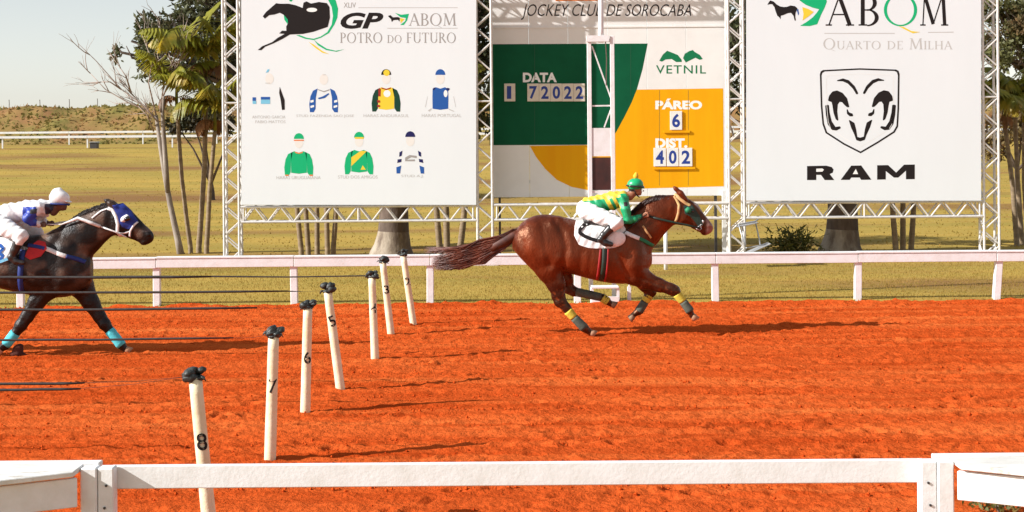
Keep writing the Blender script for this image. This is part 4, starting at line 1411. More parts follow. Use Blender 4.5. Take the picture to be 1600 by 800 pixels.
for num, ptop, pbot, lab in lane:
    random.seed(100 + num)
    b = G(*pbot)
    top = P(*ptop, b.y)
    t = thing('lane_post', b, lab, 'post', 'numbered lane posts across the track')
    r = .0445
    mb = MB()
    ax = (top - b).normalized()
    N = 9
    mb.tube([b - ax * .12] + [b.lerp(top, k / N) for k in range(N + 1)], [r * .98] + [r * (1.02 - .10 * k / N) * random.uniform(.98, 1.02) for k in range(N + 1)], 14)
    sh_ = mb.build('post_shaft', M['post_paint'], t, smooth=True)
    # painted digit wrapped on the shaft
    V, F = text_mesh(str(num), 0, .012)
    f = {8: .60, 7: .60, 6: .52, 5: .70, 4: .62, 3: .62, 2: .62}[num]
    c = b.lerp(top, f)
    h = .105
    vs = []
    rot = {5: .35, 6: .2}.get(num, 0)
    for a, q in V:
        a2, q2 = (a - .5) * .066, (q - .5) * h
        a3, q3 = a2 * math.cos(rot) - q2 * math.sin(rot), a2 * math.sin(rot) + q2 * math.cos(rot)
        th = a3 / r + .28
        vs.append(c + ax * q3 + Vector((math.sin(th) * (r + .003), -math.cos(th) * (r + .003), 0)))
    mb = MB(); mb.add(vs, F); mb.build('painted_digit', M['ink'], t).parent = sh_
    # black rubber head: crumpled strips of inner tube tied round the top
    mb = MB()
    top2 = top + Vector((0, 0, .01))
    lx = random.choice((-1, 1))
    for k in range(6):
        c_ = top2 + Vector((random.uniform(-.042, .05), random.uniform(-.025, .02), random.uniform(-.014, .05)))
        lump(mb, c_, random.uniform(.03, .05), .034, random.uniform(.02, .034), random.uniform(-.5, .7))
    lump(mb, top2 + Vector((.035, 0, .034)), .036, .026, .022, .35)
    lump(mb, top2 + Vector((0, 0, -.012)), r + .007, r + .007, .022, 0)
    for k in range(4):
        sx = random.choice((-1, 1))
        p1 = top2 + Vector((sx * .03, random.uniform(-.03, .0), random.uniform(-.01, .03)))
        p2 = p1 + Vector((sx * random.uniform(.02, .035), -.01, random.uniform(-.012, .012)))
        p3 = p2 + Vector((sx * .015, 0, -random.uniform(.005, .03)))
        mb.tube([p1, p2, p3], [.009, .008, .003], 6, sq=.5)
    mb.build('rubber_head', M['rubber'], t, smooth=True)
    HEADS[num] = top + Vector((-.04, -.02, .01))

# ropes running from the heads to the left, out of the picture: (post, [y at x=-60, y at break], break x)
for num, ya, yb, xb_, rr, lab in ((4, 433, 432, 330, .017, 'topmost dark rope, running left from lane post 4 across the dark horse'), (5, 457, 455, 450, .012, 'second dark rope from the top, running left from lane post 5'),
                                  (6, 484, 481, 402, .012, 'third dark rope from the top, running left from lane post 6'), (7, 531, 528, 365, .009, 'dark rope low over the track, running left from lane post 7'),
                                  (8, 599, 598, 132, .009, 'upper of the two short dark ropes at the lower left, leading to lane post 8'), (8, 608, 607, 126, .009, 'lower of the two short dark ropes at the lower left, leading to lane post 8')):
    h = HEADS[num]
    a = P(-420, ya + 4, h.y)
    m0 = P(-60, ya, h.y)
    m1 = P(xb_, yb, h.y)
    t = thing('lane_rope', (m0.x, h.y, m0.z), lab, 'rope', 'ropes stretched from the lane posts')
    mb = MB()
    pts = [a, a.lerp(m0, .5), m0] + [m0.lerp(m1, k / 6) + Vector((0, 0, -.006 * math.sin(math.pi * k / 6) + random.uniform(-.002, .002))) for k in range(1, 7)]
    mb.tube(pts, [rr] * (len(pts) - 1) + [rr * .6], 7)
    mb.build('rope_body', M['rope'], t, smooth=True)
    mb = MB(); mb.tube([m1, m1.lerp(h, .5) - Vector((0, 0, .01)), h], [rr * .6 if num in (4, 5) else .0014, .0013 if num != 4 else .008, .0013 if num != 4 else .008], 5); mb.build('thin_cord', M['rope'], t)

# ================================================================ BODIES: implicit surfaces polygonised with surface nets
class Field:
    def __init__(self, lo, hi, h):
        self.lo, self.h = np.array(lo, float), h
        self.ax = [np.arange(lo[i], hi[i] + h, h) for i in range(3)]
        self.F = np.full([len(a) for a in self.ax], 60.0, np.float32)

    def _sub(self, lo, hi):
        sl = []
        for i in range(3):
            a = max(0, int(np.floor((lo[i] - self.lo[i]) / self.h)))
            b = min(len(self.ax[i]), int(np.ceil((hi[i] - self.lo[i]) / self.h)) + 1)
            if b <= a:
                return None, None
            sl.append(slice(a, b))
        g = np.meshgrid(*[self.ax[i][sl[i]] for i in range(3)], indexing='ij', sparse=True)
        return tuple(sl), g

    def _mix(self, sl, d, k):
        A = self.F[sl]
        if k > 0:
            hh = np.maximum(k - np.abs(A - d), 0) / k
            self.F[sl] = np.minimum(A, d) - hh * hh * k * 0.25
        else:
            self.F[sl] = np.minimum(A, d)

    # points are (px, py, w): photo pixels, w lateral (minus = towards the viewer)
    def cap(self, a, b, ra, rb, sq=1.0, k=4.0):
        a = np.array([a[0], a[2], -a[1]], float)
        b = np.array([b[0], b[2], -b[1]], float)
        R = max(ra, rb)
        pad = R * max(1, sq) + k + 2 * self.h
        sl, g = self._sub(np.minimum(a, b) - pad, np.maximum(a, b) + pad)
        if sl is None: return
        ab = b - a
        X, Yw, Z = g[0] - a[0], (g[1] - a[1]), g[2] - a[2]
        t = np.clip((X * ab[0] + Yw * ab[1] + Z * ab[2]) / max(ab.dot(ab), 1e-9), 0, 1)
        dx, dy, dz = X - t * ab[0], (Yw - t * ab[1]) / sq, Z - t * ab[2]
        d = np.sqrt(dx * dx + dy * dy + dz * dz) - (ra + (rb - ra) * t)
        self._mix(sl, d * min(1.0, 0.4 + 0.6 * sq), k)

    def chain(self, pts, k=4.0, sq=1.0):
        """pts: (px, py, w, r[, sq])"""
        for p, q in zip(pts[:-1], pts[1:]):
            self.cap(p[:3], q[:3], p[3], q[3], (p[4] if len(p) > 4 else sq), k)

    def ell(self, c, rx, ry, rz, ang=0.0, k=3.0):
        c = np.array([c[0], c[2], -c[1]], float)
        R = max(rx, ry, rz)
        sl, g = self._sub(c - R - k - 2 * self.h, c + R + k + 2 * self.h)
        if sl is None: return
        X, Yw, Z = g[0] - c[0], g[1] - c[1], g[2] - c[2]
        ca, sa = math.cos(ang), math.sin(ang)
        xr, zr = X * ca + Z * sa, -X * sa + Z * ca
        q = np.sqrt((xr / rx) ** 2 + (Yw / ry) ** 2 + (zr / rz) ** 2)
        self._mix(sl, (q - 1) * min(rx, ry, rz), k)

    def loft(self, st, k=4.0, p=2.3):
        """st: (px, py_top, py_bottom, halfwidth) along x"""
        st = np.array(st, float)
        lo = np.array([st[:, 0].min() - 2, -st[:, 3].max() - k - 4, -st[:, 2].max() - k - 4])
        hi = np.array([st[:, 0].max() + 2, st[:, 3].max() + k + 4, -st[:, 1].min() + k + 4])
        sl, g = self._sub(lo, hi)
        x = g[0]
        # smooth interpolation
        xs_ = x.ravel()
        def itp(col):
            y = np.interp(np.arange(st[0, 0], st[-1, 0] + .5, 1.0), st[:, 0], st[:, col])
            ker = np.hanning(9); ker /= ker.sum()
            y2 = np.convolve(np.pad(y, 4, mode='edge'), ker, 'valid')
            return np.interp(xs_, np.arange(st[0, 0], st[-1, 0] + .5, 1.0), y2).reshape(x.shape)
        tp, bt, hw = -itp(1), -itp(2), itp(3)
        zc, hz = (tp + bt) / 2, np.maximum((tp - bt) / 2, 1.0)
        # egg section: widest below the middle
        zz = (g[2] - zc) / hz
        wid = hw * (1.0 - 0.10 * zz)
        q = (np.abs(zz) ** p + np.abs(g[1] / np.maximum(wid, 1.0)) ** p) ** (1 / p)
        d = (q - 1) * np.minimum(hz, hw)
        over = np.maximum(st[0, 0] - x, x - st[-1, 0])
        d = np.where(over > 0, np.maximum(d, over), d)
        self._mix(sl, d.astype(np.float32), k)

    def groove(self, pts, depth, sig, wmin=4.0, top=0.0):
        """press a soft line into the skin (negative depth: a ridge); pts in photo pixels"""
        pts = np.array(pts, float)
        pad = 3 * sig
        lo = np.array([pts[:, 0].min() - pad, self.ax[1][0], -pts[:, 1].max() - pad])
        hi = np.array([pts[:, 0].max() + pad, self.ax[1][-1], -pts[:, 1].min() + pad])
        sl, g = self._sub(lo, hi)
        best = None
        for a, b in zip(pts[:-1], pts[1:]):
            ax_, az = a[0], -a[1]
            bx, bz = b[0] - ax_, -b[1] - az
            X, Z = g[0] - ax_, g[2] - az
            t = np.clip((X * bx + Z * bz) / (bx * bx + bz * bz + 1e-9), 0, 1)
            d2 = (X - t * bx) ** 2 + (Z - t * bz) ** 2
            best = d2 if best is None else np.minimum(best, d2)
        fall = np.clip(np.abs(g[1]) / wmin - .3, 0, 1)
        self.F[sl] += (depth * np.exp(-best / (sig * sig)) * fall).astype(np.float32)

    def surf(self, u, py, side=-1):
        """lateral position of the skin at photo point (u,py) on the given side; None if outside"""
        i = int(round((u - self.lo[0]) / self.h)); j = int(round((-py - self.lo[2]) / self.h))
        if not (0 <= i < self.F.shape[0] and 0 <= j < self.F.shape[2]):
            return None
        col = self.F[i, :, j]
        idx = np.where(col < 0)[0]
        if len(idx) == 0:
            return None
        if side < 0:
            a = idx[0]
            if a == 0: return self.ax[1][0]
            f = col[a - 1] / (col[a - 1] - col[a])
            return self.ax[1][a - 1] + f * self.h
        a = idx[-1]
        if a == len(col) - 1: return self.ax[1][-1]
        f = col[a] / (col[a] - col[a + 1])
        return self.ax[1][a] + f * self.h

    def polygonise(self):
        F = self.F
        nx, ny, nz = F.shape
        ins = F < 0
        cnt = np.zeros((nx - 1, ny - 1, nz - 1), np.int8)
        for dx in (0, 1):
            for dy in (0, 1):
                for dz in (0, 1):
                    cnt += ins[dx:nx - 1 + dx, dy:ny - 1 + dy, dz:nz - 1 + dz]
        act = (cnt > 0) & (cnt < 8)
        I = np.argwhere(act)
        idx = np.full(act.shape, -1, np.int64)
        idx[act] = np.arange(len(I))
        acc = np.zeros((len(I), 3)); n = np.zeros(len(I))
        cor = [(a, b, c) for a in (0, 1) for b in (0, 1) for c in (0, 1)]
        for p in cor:
            for ax_ in range(3):
                if p[ax_] == 1: continue
                q = list(p); q[ax_] = 1
                f0 = F[I[:, 0] + p[0], I[:, 1] + p[1], I[:, 2] + p[2]]
                f1 = F[I[:, 0] + q[0], I[:, 1] + q[1], I[:, 2] + q[2]]
                m = (f0 < 0) != (f1 < 0)
                t = f0[m] / (f0[m] - f1[m])
                pos = np.tile(np.array(p, float), (m.sum(), 1))
                pos[:, ax_] = t
                acc[m] += pos; n[m] += 1
        V = (I + acc / n[:, None]) * self.h + self.lo
        Q = []
        for ax_ in range(3):
            o1, o2 = [(1, 2), (2, 0), (0, 1)][ax_]
            A = np.take(ins, np.arange(0, F.shape[ax_] - 1), ax_)
            B = np.take(ins, np.arange(1, F.shape[ax_]), ax_)
            E = np.argwhere(A != B)
            ok = (E[:, o1] > 0) & (E[:, o2] > 0) & (E[:, o1] < F.shape[o1] - 1) & (E[:, o2] < F.shape[o2] - 1)
            E = E[ok]
            def cell(d1, d2):
                e = E.copy(); e[:, o1] += d1; e[:, o2] += d2
                return idx[e[:, 0], e[:, 1], e[:, 2]]
            q = np.stack([cell(-1, -1), cell(0, -1), cell(0, 0), cell(-1, 0)], -1)
            fl = A[E[:, 0], E[:, 1], E[:, 2]]
            q[~fl] = q[~fl][:, ::-1]
            Q.append(q)
        return V, np.concatenate(Q)


class Figure:
    """a thing whose shape is given in photo pixels on the plane at depth Y0"""
    def __init__(self, name, Y0, base_px, label, cat, group=None):
        self.Y0, self.s = Y0, FPX / Y0
        b = self.W(np.array([[base_px[0], 0.0, -base_px[1]]]))[0]
        self.t = thing(name, (b[0], b[1], 0.0), label, cat, group)
        self.o = np.array([b[0], b[1], 0.0])

    def W(self, V):
        u, v = V[:, 0] - PX0, -V[:, 2] - PY0
        uu, vv = u * _c - v * _s, u * _s + v * _c
        return np.stack([uu / self.s, self.Y0 + V[:, 1] / self.s, CAMH - vv / self.s], -1)

    def w(self, px, py, w_=0.0):
        return Vector(self.W(np.array([[px, w_, -py]], float))[0])

    def add_mesh(self, name, V, Q, m, col=None, parent=None, smooth=True):
        W_ = self.W(np.asarray(V, float)) - self.o
        me = bpy.data.meshes.new(name)
        Q = np.asarray(Q)
        me.vertices.add(len(W_)); me.vertices.foreach_set('co', W_.astype(np.float32).ravel())
        me.loops.add(Q.size); me.loops.foreach_set('vertex_index', Q.ravel().astype(np.int32))
        me.polygons.add(len(Q)); me.polygons.foreach_set('loop_start', np.arange(0, Q.size, Q.shape[1], dtype=np.int32))
        me.polygons.foreach_set('use_smooth', np.full(len(Q), smooth))
        me.update(); me.validate()
        if col is not None:
            at = me.color_attributes.new('Col', 'FLOAT_COLOR', 'POINT')
            at.data.foreach_set('color', np.concatenate([col, np.ones((len(col), 1))], 1).astype(np.float32).ravel())
        return link(name, me, parent or self.t, m=m)

    def body(self, name, fld, m, colfn=None, parent=None):
        V, Q = fld.polygonise()
        col = None
        if colfn is not None:
            col = colfn(V[:, 0], -V[:, 2], V[:, 1])
        return self.add_mesh(name, V, Q, m, col, parent)

    def tubes(self, name, paths, m, n=6, parent=None, smooth=True, sq=1.0):
        """paths: list of (list of (px,py,w), list of radii px)"""
        mb = MB()
        for pts, rs in paths:
            mb.tube([self.w(*p) for p in pts], [r / self.s for r in rs], n, True, sq)
        return mb.build(name, m, self.t, smooth=smooth) if parent is None else self._sub(mb, name, m, parent, smooth)

    def _sub(self, mb, name, m, parent, smooth):
        me = mesh(name, [v - Vector(self.o) for v in mb.v], mb.f, smooth)
        return link(name, me, parent, m=m)

    def ribbon(self, name, fld, pts, wid, m, side=-1, off=.7, thick=1.0, default=0.0, parent=None):
        """flat strap lying on the skin, pts in photo pixels"""
        pts = np.array(pts, float)
        seg_ = np.hypot(*np.diff(pts, axis=0).T)
        cum = np.concatenate([[0], np.cumsum(seg_)])
        n = max(3, int(cum[-1] / 1.6))
        t = np.linspace(0, cum[-1], n)
        U, Vv = np.interp(t, cum, pts[:, 0]), np.interp(t, cum, pts[:, 1])
        du, dv = np.gradient(U), np.gradient(Vv)
        ln = np.hypot(du, dv) + 1e-9
        nu, nv = -dv / ln, du / ln
        rows = []
        last = default
        for i in range(n):
            cw = []
            for s_ in (-1, 0, 1):
                x, y = U[i] + nu[i] * s_ * wid / 2, Vv[i] + nv[i] * s_ * wid / 2
                wv = fld.surf(x, y, side)
                if wv is None: wv = last
                last = wv
                cw.append((x, y, wv))
            rows.append(cw)
        ws = np.array([[c[2] for c in r] for r in rows])
        if n > 5:
            ker = np.array([.25, .5, .25])
            for c in range(3):
                ws[1:-1, c] = np.convolve(ws[:, c], ker, 'valid')
        Vx, Qx = [], []
        for i, r in enumerate(rows):
            for j, (x, y, _) in enumerate(r):
                Vx.append((x, ws[i, j] + side * (off + thick * .5), -y))
            for j, (x, y, _) in enumerate(r):
                Vx.append((x, ws[i, j] + side * (off - thick), -y))
        for i in range(n - 1):
            a, b = i * 6, (i + 1) * 6
            for q in ((0, 1), (1, 2)):
                Qx.append((a + q[0], a + q[1], b + q[1], b + q[0]))
                Qx.append((a + 3 + q[1], a + 3 + q[0], b + 3 + q[0], b + 3 + q[1]))
            Qx.append((a + 3, a, b, b + 3)); Qx.append((a + 2, a + 5, b + 5, b + 2))
        Qx.append((0, 3, 4, 1)); Qx.append((1, 4, 5, 2))
        z = (n - 1) * 6
        Qx.append((z, z + 1, z + 4, z + 3)); Qx.append((z + 1, z + 2, z + 5, z + 4))
        return self.add_mesh(name, Vx, Qx, m, parent=parent)

    def patch(self, name, fld, poly, m, side=-1, off=.9, thick=1.2, step=1.2, flare=0.0, parent=None):
        """cloth area lying on the skin: polygon in photo pixels rasterised into small quads"""
        poly = np.array(poly, float)
        x0, y0 = poly.min(0); x1, y1 = poly.max(0)
        ys_ = np.arange(y0, y1 + step * .5, step)
        # scanline: for every row find left/right boundary, then spread columns between
        rows = []
        ncol = max(4, int((x1 - x0) / step))
        for y in ys_:
            xsn = []
            for a, b in zip(poly, np.roll(poly, -1, 0)):
                if (a[1] <= y < b[1]) or (b[1] <= y < a[1]):
                    xsn.append(a[0] + (y - a[1]) / (b[1] - a[1]) * (b[0] - a[0]))
            if len(xsn) >= 2:
                rows.append((y, min(xsn), max(xsn)))
        Vx = []
        last = None
        W0 = np.zeros((len(rows), ncol + 1))
        for i, (y, a, b) in enumerate(rows):
            for k in range(ncol + 1):
                x = a + (b - a) * k / ncol
                wv = fld.surf(x, y, side)
                if wv is None: wv = last if last is not None else 0.0
                last = wv
                W0[i, k] = wv
        for _ in range(2):
            P_ = np.pad(W0, 1, mode='edge')
            W0 = (P_[:-2, 1:-1] + P_[2:, 1:-1] + P_[1:-1, :-2] + P_[1:-1, 2:] + 2 * P_[1:-1, 1:-1]) / 6
        for lay in (0, 1):
            for i, (y, a, b) in enumerate(rows):
                for k in range(ncol + 1):
                    x = a + (b - a) * k / ncol
                    rip = .5 * math.sin(x * .5 + y * .23) * flare
                    Vx.append((x, W0[i, k] + side * (off + rip + (thick * .5 if lay == 0 else -thick * 1.5)), -y))
        nr, nc = len(rows), ncol + 1
        Qx = []
        for i in range(nr - 1):
            for k in range(ncol):
                a = i * nc + k
                Qx.append((a, a + 1, a + nc + 1, a + nc))
                b = a + nr * nc
                Qx.append((b + nc, b + nc + 1, b + 1, b))
        N = nr * nc
        for k in range(ncol):
            Qx.append((k, k + N, k + 1 + N, k + 1)); z = (nr - 1) * nc + k
            Qx.append((z + 1, z + 1 + N, z + N, z))
        for i in range(nr - 1):
            a = i * nc
            Qx.append((a + nc, a + nc + N, a + N, a)); b = a + ncol
            Qx.append((b, b + N, b + nc + N, b + nc))
        return self.add_mesh(name, Vx, Qx, m, parent=parent)

    def band(self, name, a, b, ra, rb, m, parent=None, n=14):
        """bandage / boot round a leg between two joints"""
        a, b = self.w(*a), self.w(*b)
        mb = MB()
        K = 6
        pts = [a.lerp(b, k / K) for k in range(K + 1)]
        rs = [(ra + (rb - ra) * k / K) / self.s * (1.04 if k % 2 else 1.0) for k in range(K + 1)]
        mb.tube(pts, rs, n)
        return self._sub(mb, name, m, parent or self.t, True)

    def hoof(self, a, d, m, r=6.0, h=9.0):
        """a: coronet (px,py,w); d: direction (dx,dy) in photo pixels the toe points to"""
        A = self.w(*a)
        D = (self.w(a[0] + d[0], a[1] + d[1], a[2]) - A).normalized()
        s_ = self.s
        side = D.cross(Vector((0, 1, 0))).normalized()
        if side.x < 0: side = -side
        mb = MB()
        n = 14
        rings = []
        for f, rr, sh in ((0.0, .78, 0), (.25, .86, .05), (1.0, 1.08, .28), (1.0, .9, .28)):
            c = A + D * (f * h / s_) + side * (sh * r / s_)
            ring = []
            for k in range(n):
                t = 2 * math.pi * k / n
                fl = 1.1 if math.cos(t) > 0 else .85
                ring.append(c + side * (math.cos(t) * rr * r * fl / s_) + Vector((0, 1, 0)) * (math.sin(t) * rr * r * .92 / s_))
            rings.append(ring)
        vs = [v for r_ in rings for v in r_]
        fs = []
        for i in range(3):
            for k in range(n):
                fs.append((i * n + k, i * n + (k + 1) % n, (i + 1) * n + (k + 1) % n, (i + 1) * n + k))
        fs.append(tuple(range(n))[::-1]); fs.append(tuple(3 * n + k for k in range(n)))
        mb.add(vs, fs)
        return self._sub(mb, 'hoof', m, self.t, True)

    def flat_on(self, name, fld, polys, m, side=-1, off=2.2, parent=None, step=None):
        """printed mark lying on a cloth: list of polygons given as strips of quads (photo px)"""
        V, Q = [], []
        for q in polys:
            b = len(V)
            for x, y in q:
                wv = fld.surf(x, y, side)
                V.append((x, (wv if wv is not None else 0) + side * off, -y))
            Q.append((b, b + 1, b + 2, b + 3))
        return self.add_mesh(name, V, Q, m, parent=parent)


def stroke_quads(pts, w, step=2.0):
    pts = np.array(pts, float)
    cum = np.concatenate([[0], np.cumsum(np.hypot(*np.diff(pts, axis=0).T))])
    n = max(3, int(cum[-1] / step))
    t = np.linspace(0, cum[-1], n)
    U, V = np.interp(t, cum, pts[:, 0]), np.interp(t, cum, pts[:, 1])
    du, dv = np.gradient(U), np.gradient(V)
    ln = np.hypot(du, dv) + 1e-9
    nu, nv = -dv / ln * w / 2, du / ln * w / 2
    return [[(U[i] + nu[i], V[i] + nv[i]), (U[i + 1] + nu[i + 1], V[i + 1] + nv[i + 1]), (U[i + 1] - nu[i + 1], V[i + 1] - nv[i + 1]), (U[i] - nu[i], V[i] - nv[i])] for i in range(n - 1)]


M['coat_chestnut'] = pm('chestnut_coat', (1, 1, 1), (0.36, 0.28, 0.26), scale=3.2, rough=0.36, attr=True, spec=0.7, bump=0.4, bscale=40, lo=.36, hi=.64, stretch=(1.0, 1.0, .5), tint=(1, .55, .32))
M['coat_dark'] = pm('dark_coat', (1, 1, 1), (0.45, 0.42, 0.40), scale=5, rough=0.40, attr=True, spec=0.32, bump=0.4, bscale=40, lo=.4, hi=.6)
M['hair_red'] = pm('red_brown_hair', (0.15, 0.038, 0.016), (0.05, 0.014, 0.008), scale=6, rough=0.45, spec=0.5)
M['hair_dark'] = pm('dark_brown_hair', (0.05, 0.014, 0.008), (0.02, 0.007, 0.005), scale=6, rough=0.45, spec=0.5)
M['hair_black'] = pm('black_hair', (0.012, 0.009, 0.008), (0.03, 0.022, 0.018), scale=6, rough=0.45, spec=0.5)
M['horn'] = pm('hoof_horn', (0.30, 0.20, 0.12), (0.16, 0.09, 0.06), scale=6, rough=0.6, bump=.2)
M['horn_dusty'] = pm('dusty_hoof', (0.48, 0.30, 0.18), (0.34, 0.15, 0.07), scale=6, rough=0.8)
M['wrap_yellow'] = pm('yellow_wrap', (0.66, 0.55, 0.06), (0.50, 0.44, 0.06), scale=8, rough=0.8, bump=.2)
M['wrap_grey'] = pm('grey_green_wrap', (0.10, 0.12, 0.09), (0.06, 0.075, 0.06), scale=8, rough=0.8, bump=.2)
M['wrap_turq'] = pm('turquoise_wrap', (0.10, 0.62, 0.70), (0.07, 0.48, 0.56), scale=8, rough=0.8, bump=.2)
M['cloth_white'] = pm('white_cloth', (0.80, 0.79, 0.77), (0.66, 0.64, 0.62), scale=14, rough=0.85, bump=.35, bscale=16)
M['silk'] = pm('racing_silk', (1, 1, 1), (0.86, 0.86, 0.86), scale=14, rough=0.45, attr=True, bump=.35, bscale=18, spec=.5)
M['skin'] = pm('skin', (1, 1, 1), (0.85, 0.8, 0.78), scale=9, rough=0.5, attr=True, spec=.4)
M['boot'] = pm('black_boot', (0.014, 0.012, 0.012), (0.03, 0.026, 0.024), scale=9, rough=0.3, spec=.6)
M['strap_dark'] = pm('dark_green_strap', (0.012, 0.04, 0.025), (0.02, 0.025, 0.02), scale=9, rough=0.5)
M['strap_green'] = pm('green_strap', (0.01, 0.20, 0.09), (0.01, 0.14, 0.06), scale=9, rough=0.6)
M['strap_red'] = pm('red_strap', (0.42, 0.02, 0.02), (0.30, 0.02, 0.02), scale=9, rough=0.6)
M['strap_tan'] = pm('tan_strap', (0.62, 0.42, 0.17), (0.46, 0.22, 0.09), scale=9, rough=0.6)
M['strap_brown'] = pm('brown_leather', (0.24, 0.055, 0.02), (0.16, 0.035, 0.015), scale=9, rough=0.5)
M['strap_blue'] = pm('blue_strap', (0.012, 0.035, 0.20), (0.01, 0.025, 0.14), scale=9, rough=0.6)
M['hood_blue'] = pm('blue_hood', (0.015, 0.035, 0.26), (0.012, 0.022, 0.16), scale=11, rough=0.7, bump=.2)
M['hood_dark'] = pm('dark_green_hood', (0.014, 0.045, 0.03), (0.02, 0.025, 0.022), scale=11, rough=0.7, bump=.2)
M['gloss_green'] = pm('green_helmet_cover', (0.01, 0.40, 0.15), (0.008, 0.32, 0.12), scale=9, rough=0.35, spec=.6)
M['gloss_white'] = pm('white_helmet_cover', (0.80, 0.79, 0.78), (0.72, 0.71, 0.70), scale=9, rough=0.45)
M['p_cloth_red'] = pm('red_pad', (0.55, 0.02, 0.02), (0.42, 0.015, 0.02), scale=9, rough=0.7, bump=.2)
M['dark_eye'] = pm('dark_eye', (0.01, 0.008, 0.008), rough=0.1, spec=.8)
M['goggle'] = pm('dark_goggles', (0.015, 0.015, 0.02), rough=0.15, spec=.8)


def lerpc(a, b, t):
    return np.asarray(a)[None, :] * (1 - t[:, None]) + np.asarray(b)[None, :] * t[:, None]


def hair_lock(paths_fn, n, seed):
    rg = random.Random(seed)
    return [paths_fn(rg) for _ in range(n)]


# ---------------------------------------------------------------- leading chestnut horse
YH1 = FPX * CAMH / (524 - 214.0)
H1 = Figure('race_horse', YH1, (930, 524), 'chestnut racehorse at full gallop, leading, with yellow leg wraps', 'horse', 'galloping racehorses')
f1 = Field((785, -48, -540), (1125, 48, -282), 1.15)
f1.loft([(801, 376, 388, 8), (805, 362, 394, 19), (813, 350, 402, 26), (823, 342, 410, 31), (835, 337, 418, 34), (848, 335, 424, 35), (862, 335.5, 426, 35), (880, 339, 425, 34), (897, 343, 429, 35),
         (915, 346, 434, 36.5), (935, 347, 439, 37), (955, 345, 442.5, 35), (973, 342, 443.5, 31), (988, 345, 442, 28), (1001, 351, 436, 25), (1011, 361, 426, 19), (1018, 374, 412, 11)], k=4)
# neck and head
f1.chain([(990, 373, 0, 30, .62), (1005, 359, 0, 28.5, .52), (1024, 340, 0, 25.5, .47), (1040, 329.5, 0, 21.8, .44), (1054, 326.5, 0, 18.8, .45), (1064, 326.5, 0, 17, .5)], k=7)
f1.chain([(1066, 327, 0, 17.5, .52), (1078, 333, 0, 16.5, .5), (1090, 345, 0, 12.8, .55), (1100, 353, 0, 10.2, .62), (1105, 356.5, 0, 9.0, .68)], k=5)
f1.ell((1066, 338, 0), 15, 10.5, 14, 0, 4)       # cheek
f1.ell((1102, 363, 0), 6, 5, 4, .5, 3)           # chin
for s in (-1, 1):
    f1.ell((1107, 352.5, s * 4.5), 3.5, 2.5, 3, 0, 2)   # nostril rim
    f1.ell((1081, 326, s * 7.0), 4, 2.6, 3, -.5, 2)     # eye brow
    f1.chain([(1070, 311, s * 5, 4.2), (1063, 302, s * 6, 4.4, .6), (1056, 295, s * 6.5, 2.8, .6), (1052.5, 291, s * 6.5, 1.0, .6)], k=2.0)  # ear laid back
# muscles
for s in (-1, 1):
    f1.cap((832, 370, s * 14), (846, 396, s * 17), 24, 23, .8, 7)
    f1.cap((985, 372, s * 13), (990, 412, s * 15), 19, 20, .8, 8)
    f1.cap((974, 356, s * 12), (962, 392, s * 20), 12, 14, .7, 9)
    f1.cap((870, 352, s * 16), (888, 400, s * 22), 12, 15, .7, 10)
NW, FW = -16, 16
# near hind, planted
f1.chain([(836, 386, NW - 1, 28, .65), (858, 420, NW - 1, 20, .68), (868, 442, NW, 13.8, .75), (872, 458, NW, 9.6, .8), (876, 470, NW, 8.2, .8), (884, 479, NW, 6.8, .85), (901, 499, NW, 5.2), (909, 507, NW, 5.6), (913, 511, NW, 5.8), (922, 518, NW, 4.6)], k=4)
f1.cap((866, 462, NW), (871, 472, NW), 4.5, 5.0, .8, 3)
# far hind, folded forward
f1.chain([(848, 388, FW, 27, .65), (872, 420, FW, 18, .7), (884, 438, FW, 12, .8), (889, 452, FW, 8.4, .8), (897, 457, FW, 7, .85), (925, 462, FW, 5.2), (943, 467, FW, 5.4), (948, 471, FW, 5.6), (956, 477, FW, 4.4)], k=4)
# near fore, leading
f1.chain([(986, 402, NW + 3, 23, .7), (990, 424, NW + 2, 20, .7), (1006, 436, NW + 3, 14.5, .75), (1028, 444, NW + 3, 10.5, .85), (1046, 450, NW + 3, 8.6), (1053, 453, NW + 3, 8.0), (1060, 463, NW + 3, 5.6), (1071, 476, NW + 3, 5.0), (1075, 482, NW + 3, 5.5), (1080, 492, NW + 3, 4.4)], k=4)
# far fore, folded back
f1.chain([(986, 404, FW - 3, 22, .7), (995, 430, FW - 3, 16, .75), (1010, 447, FW - 3, 10.5, .85), (1018, 457, FW - 3, 8.2), (1013, 466, FW - 3, 6), (1003, 482, FW - 3, 5), (1000, 487, FW - 3, 5.4), (990, 494, FW - 3, 4.3)], k=4)

